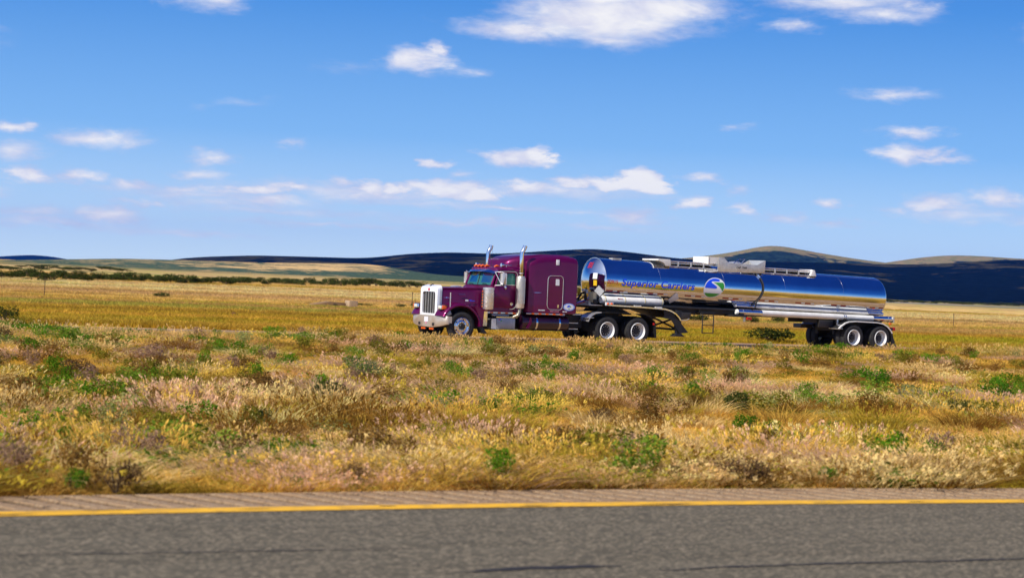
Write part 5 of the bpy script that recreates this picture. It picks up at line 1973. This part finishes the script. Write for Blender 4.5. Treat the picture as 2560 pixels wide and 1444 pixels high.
def shrub(kind, name, px, py, w, h, label, cat='shrub', group=None, zoff=0., q=None, xy=None):
    if xy is None:
        zz_ = -.34
        for _ in range(4):
            gx, gy = on_ground(px, py, zz_)
            zz_ = float(gz(gx, gy))
        D = math.hypot(gx, gy)
        W_, H_ = w * D / F, h * D / F
        if py > 880:                      # plants of the median stand in knee-high grass
            W_, H_ = W_ * 1.2, H_ * 1.45
    else:
        gx, gy = xy
        zz_ = float(gz(gx, gy)); W_, H_ = w, h
    r = empty(name, (gx, gy, zz_ + zoff), random.random() * 6.28)
    r['label'] = label; r['category'] = cat
    if group:
        r['group'] = group
    ms = SHR[kind]
    me = ms[(q if q is not None else random.randrange(len(ms))) % len(ms)][0]
    a = bpy.data.objects.new('foliage', me); COL.objects.link(a); a.parent = r
    b_ = bpy.data.objects.new('stems', STEM_ME[random.randrange(2)]); COL.objects.link(b_); b_.parent = r
    r.scale = (W_, W_, H_ / .8)
    return r


for args in [
    ('dark', 'shrub', 1925, 858, 118, 44, 'wide dark olive shrub seen under the tank trailer just ahead of its rear wheels'),
    ('dark', 'shrub', 1880, 810, 46, 22, 'small dark shrub under the trailer belly, left of two others farther off'),
    ('dark', 'shrub', 1942, 809, 50, 20, 'small dark shrub under the trailer belly, middle one of three farther off'),
    ('dark', 'shrub', 2000, 808, 38, 18, 'small dark shrub under the trailer belly, right-hand one of three farther off'),
    ('dark', 'shrub', 1738, 806, 60, 22, 'low dark shrub showing between the landing gear and the hanging step'),
    ('dark', 'shrub', 14, 812, 60, 50, 'dark round shrub at the left edge beyond the far road'),
    ('brown', 'shrub', 12, 856, 62, 46, 'brown bush at the left edge in front of the far road'),
    ('dark', 'shrub', 399, 746, 44, 17, 'lone dark green shrub out in the pale pasture at left'),
    ('dark', 'shrub', 912, 768, 46, 11, 'low shrub just right of the pale culvert block'),
    ('dark', 'shrub', 1000, 771, 34, 13, 'small shrub by the wire fence, left of the thin post'),
    ('dark', 'shrub', 1040, 771, 30, 15, 'small green shrub by the wire fence beside the truck grille'),
    ('dark', 'shrub', 68, 702, 26, 9, 'tiny dark shrub at the foot of the hedge-like belt, far left'),
    ('brown', 'shrub', 775, 764, 26, 10, 'small brown shrub left of the pale culvert block'),
    ('green', 'weed', 55, 866, 90, 30, 'bright green weed clump by the far road, leftmost one', 'weed'),
    ('green', 'weed', 190, 858, 80, 32, 'broad bright green weed clump near the far road at left', 'weed'),
    ('green', 'weed', 290, 872, 70, 28, 'bright green weed clump in front of the brown verge at left', 'weed'),
    ('green', 'weed', 1868, 1092, 62, 42, 'left one of two bright green weeds side by side on the golden bank', 'weed'),
    ('green', 'weed', 1924, 1106, 58, 44, 'right one of two bright green weeds side by side on the golden bank', 'weed'),
    ('green', 'weed', 2190, 975, 66, 44, 'tall green weed in the median below the rear trailer wheels', 'weed'),
    ('green', 'weed', 2494, 1018, 70, 50, 'green weed clump high on the median at the right edge', 'weed'),
    ('green', 'weed', 2060, 1104, 60, 30, 'low green weed right of the bright pair on the golden bank', 'weed'),
    ('green', 'weed', 2165, 1102, 56, 30, 'green weed farthest right in the row on the golden bank', 'weed'),
    ('green', 'weed', 652, 1170, 74, 44, 'olive green weed clump near the rumble strip, below the middle of the left half', 'weed'),
    ('green', 'weed', 180, 1232, 60, 44, 'green weed growing against the pavement edge at lower left', 'weed'),
    ('green', 'weed', 2062, 1214, 44, 34, 'small green weed against the pavement edge at lower right', 'weed'),
    ('green', 'weed', 1215, 1040, 46, 34, 'small green weed in the dry grass below the truck cab', 'weed'),
    ('brown', 'shrub', 290, 1236, 110, 62, 'dark brown bush leaning over the pavement edge at lower left'),
    ('brown', 'shrub', 1866, 1216, 120, 56, 'dark brown bush at the pavement edge, right of centre'),
    ('brown', 'shrub', 200, 944, 70, 36, 'brown bush in pale grass below the far road at left'),
    ('brown', 'shrub', 890, 1216, 84, 44, 'low brown bush near the pavement edge, left of centre'),
    ('dark', 'shrub', 640, 1082, 62, 48, 'dark olive shrub in tall pale grass at left centre'),
    ('dark', 'shrub', 30, 1196, 80, 56, 'dark olive shrub at the lower left edge of the median'),
    ('sage', 'sagebrush', 905, 948, 84, 44, 'pale grey-green sagebrush below the gap left of the truck', 'shrub'),
    ('sage', 'sagebrush', 2260, 1010, 70, 40, 'pale grey-green sagebrush in the median under the trailer rear', 'shrub'),
    ('dark', 'shrub', 1845, 1036, 60, 44, 'dark shrub above the bright pair of weeds on the bank'),
    ('dark', 'shrub', 2400, 1046, 54, 36, 'dark olive shrub in the right part of the median'),
    ('dark', 'shrub', 820, 1010, 70, 40, 'dark olive shrub in mid-median, left of the truck'),
    ('brown', 'shrub', 1500, 1060, 80, 34, 'spreading brown bush in mid-median below the trailer coupling'),
]:
    shrub(*args)

BELT = 'low dark green bush of the hedge-like belt along the far edge of the pasture'
i_ = 0
for px in np.arange(-420, 1050, 17):
    f = px / 1000
    base = 700 + 18.5 * f + random.uniform(-5, 3.5) * (1.2 - .5 * f)
    if px > 960:
        base = 718.5
    w = random.uniform(34, 70) * (1 - .25 * f)
    h = random.uniform(19, 30) * (1 - .3 * f)
    shrub('dark', 'bush', float(px), float(base), w, h, BELT, 'bush', 'belt of bushes beyond the pasture')
B2 = 'small far bush on the pale rise behind the belt of bushes, far left'
for px in np.arange(-350, 300, 24):
    shrub('dark', 'bush', float(px + random.uniform(-8, 8)), 668 + random.uniform(-1, 6) + px * .018, random.uniform(30, 60), random.uniform(6, 9), B2, 'bush', 'bushes on the far rise')
B3 = 'distant bush at the foot of the dark wooded ridge behind the trailer'
for px in np.arange(2180, 2900, 26):
    shrub('dark', 'bush', float(px + random.uniform(-8, 8)), 756.5 + (px - 2300) * .028 + random.uniform(-1, 2), random.uniform(30, 60), random.uniform(5, 8), B3, 'bush', 'bushes under the ridge')


# rock in the pasture and a pale culvert block
def rock(name, px, py, w, h, col, label, cat):
    gx, gy = on_ground(px, py, -.38)
    D = math.hypot(gx, gy)
    bm = bmesh.new()
    bmesh.ops.create_icosphere(bm, subdivisions=3, radius=.5)
    for v in bm.verts:
        n = N1.fbm(v.co.x * 3 + 5, v.co.y * 3 + v.co.z * 2 + 9)
        v.co *= .8 + .5 * float(n)
        v.co.z = max(v.co.z, -.2)
    me = bpy.data.meshes.new(name); bm.to_mesh(me); bm.free()
    me.materials.append(mat(name + '_stone', col, .9, 0, .35, 4, bump=.5, bscale=8))
    ob = bpy.data.objects.new(name, me); COL.objects.link(ob)
    ob.location = (gx, gy, float(gz(gx, gy)) + .15 * h * D / F)
    ob.scale = (w * D / F, w * D / F * .8, h * D / F)
    ob.rotation_euler.z = -.3
    ob['label'] = label; ob['category'] = cat
    return ob


rock('boulder', 582, 789, 30, 13, (.10, .03, .012), 'lone dark reddish-brown boulder lying in the pasture left of the truck', 'rock')
gx, gy = on_ground(878, 768, -.36)
cb = empty('culvert', (gx, gy, float(gz(gx, gy))), RZ, label='pale concrete culvert block in the pasture, between the truck and the left', category='culvert')
CONC = mat('pale_concrete', (.42, .29, .17), .9, 0, .2, 3)
MB().prism([(-.34, -.1), (.34, -.1), (.30, .50), (-.30, .52)], -.35, .35).build('headwall', CONC, cb, bevel=.03)
MB().prism([(-3.2, -.1), (-.52, -.1), (-.52, .35), (-1.6, .42), (-2.8, .2)], -.3, .6).build('earth_bank', mat('bank_earth', (.26, .155, .07), .95, 0, .3, 2), cb, bevel=.05)
MB().tube([(-1.3, -.34, .05), (-1.3, .2, .05)], .22, 14).build('pipe_mouth', BLACKP, cb)

# ---- wire fence
FS = 50.5
fx, fy = tw(-7.5, FS)
FN = empty('wire_fence', (fx, fy, float(gz(fx, fy))), RZ, label='wire fence with thin dark posts running across the pasture beyond the truck', category='fence')
z0 = FN.location.z
pm = None
for k in range(-5, 11):
    l_ = k * 24.8 + 9.0
    wx, wy = tw(-7.5 + l_, FS)
    dz = float(gz(wx, wy)) - z0
    if pm is None:
        o_ = MB().prism([(-.018, -.15), (.018, -.15), (.018, 1.18), (-.018, 1.18)], -.015, .015).box(-.035, .035, -.03, .03, 1.18, 1.20).build('post', STEM, FN)
        pm = o_.data
    else:
        o_ = bpy.data.objects.new('post', pm); COL.objects.link(o_); o_.parent = FN
    o_.location = (l_, 0, dz)
for h in (.35, .62, .88, 1.10):
    pts = []
    for k in range(-5, 11):
        l_ = k * 24.8 + 9.0
        wx, wy = tw(-7.5 + l_, FS)
        pts.append((l_, -.03, float(gz(wx, wy)) - z0 + h))
    MB().tube(pts, .006, 4).build('wire', STEM, FN)


# ------------------------------------------------------------------ air
hz = bpy.data.materials.new('thin_blue_air')
hz.use_nodes = True
t = NB(hz.node_tree)
t.n.clear()
pv = t.new('ShaderNodeVolumePrincipled')
pv.inputs['Color'].default_value = (.03, .22, 1, 1)
pv.inputs['Density'].default_value = 2.4e-5
o = t.new('ShaderNodeOutputMaterial')
t.l.new(pv.outputs[0], o.inputs['Volume'])
hb = MB().box(-17500, 17500, -17500, 17500, -3, 420).build('haze', hz, smooth=0, kind='stuff')
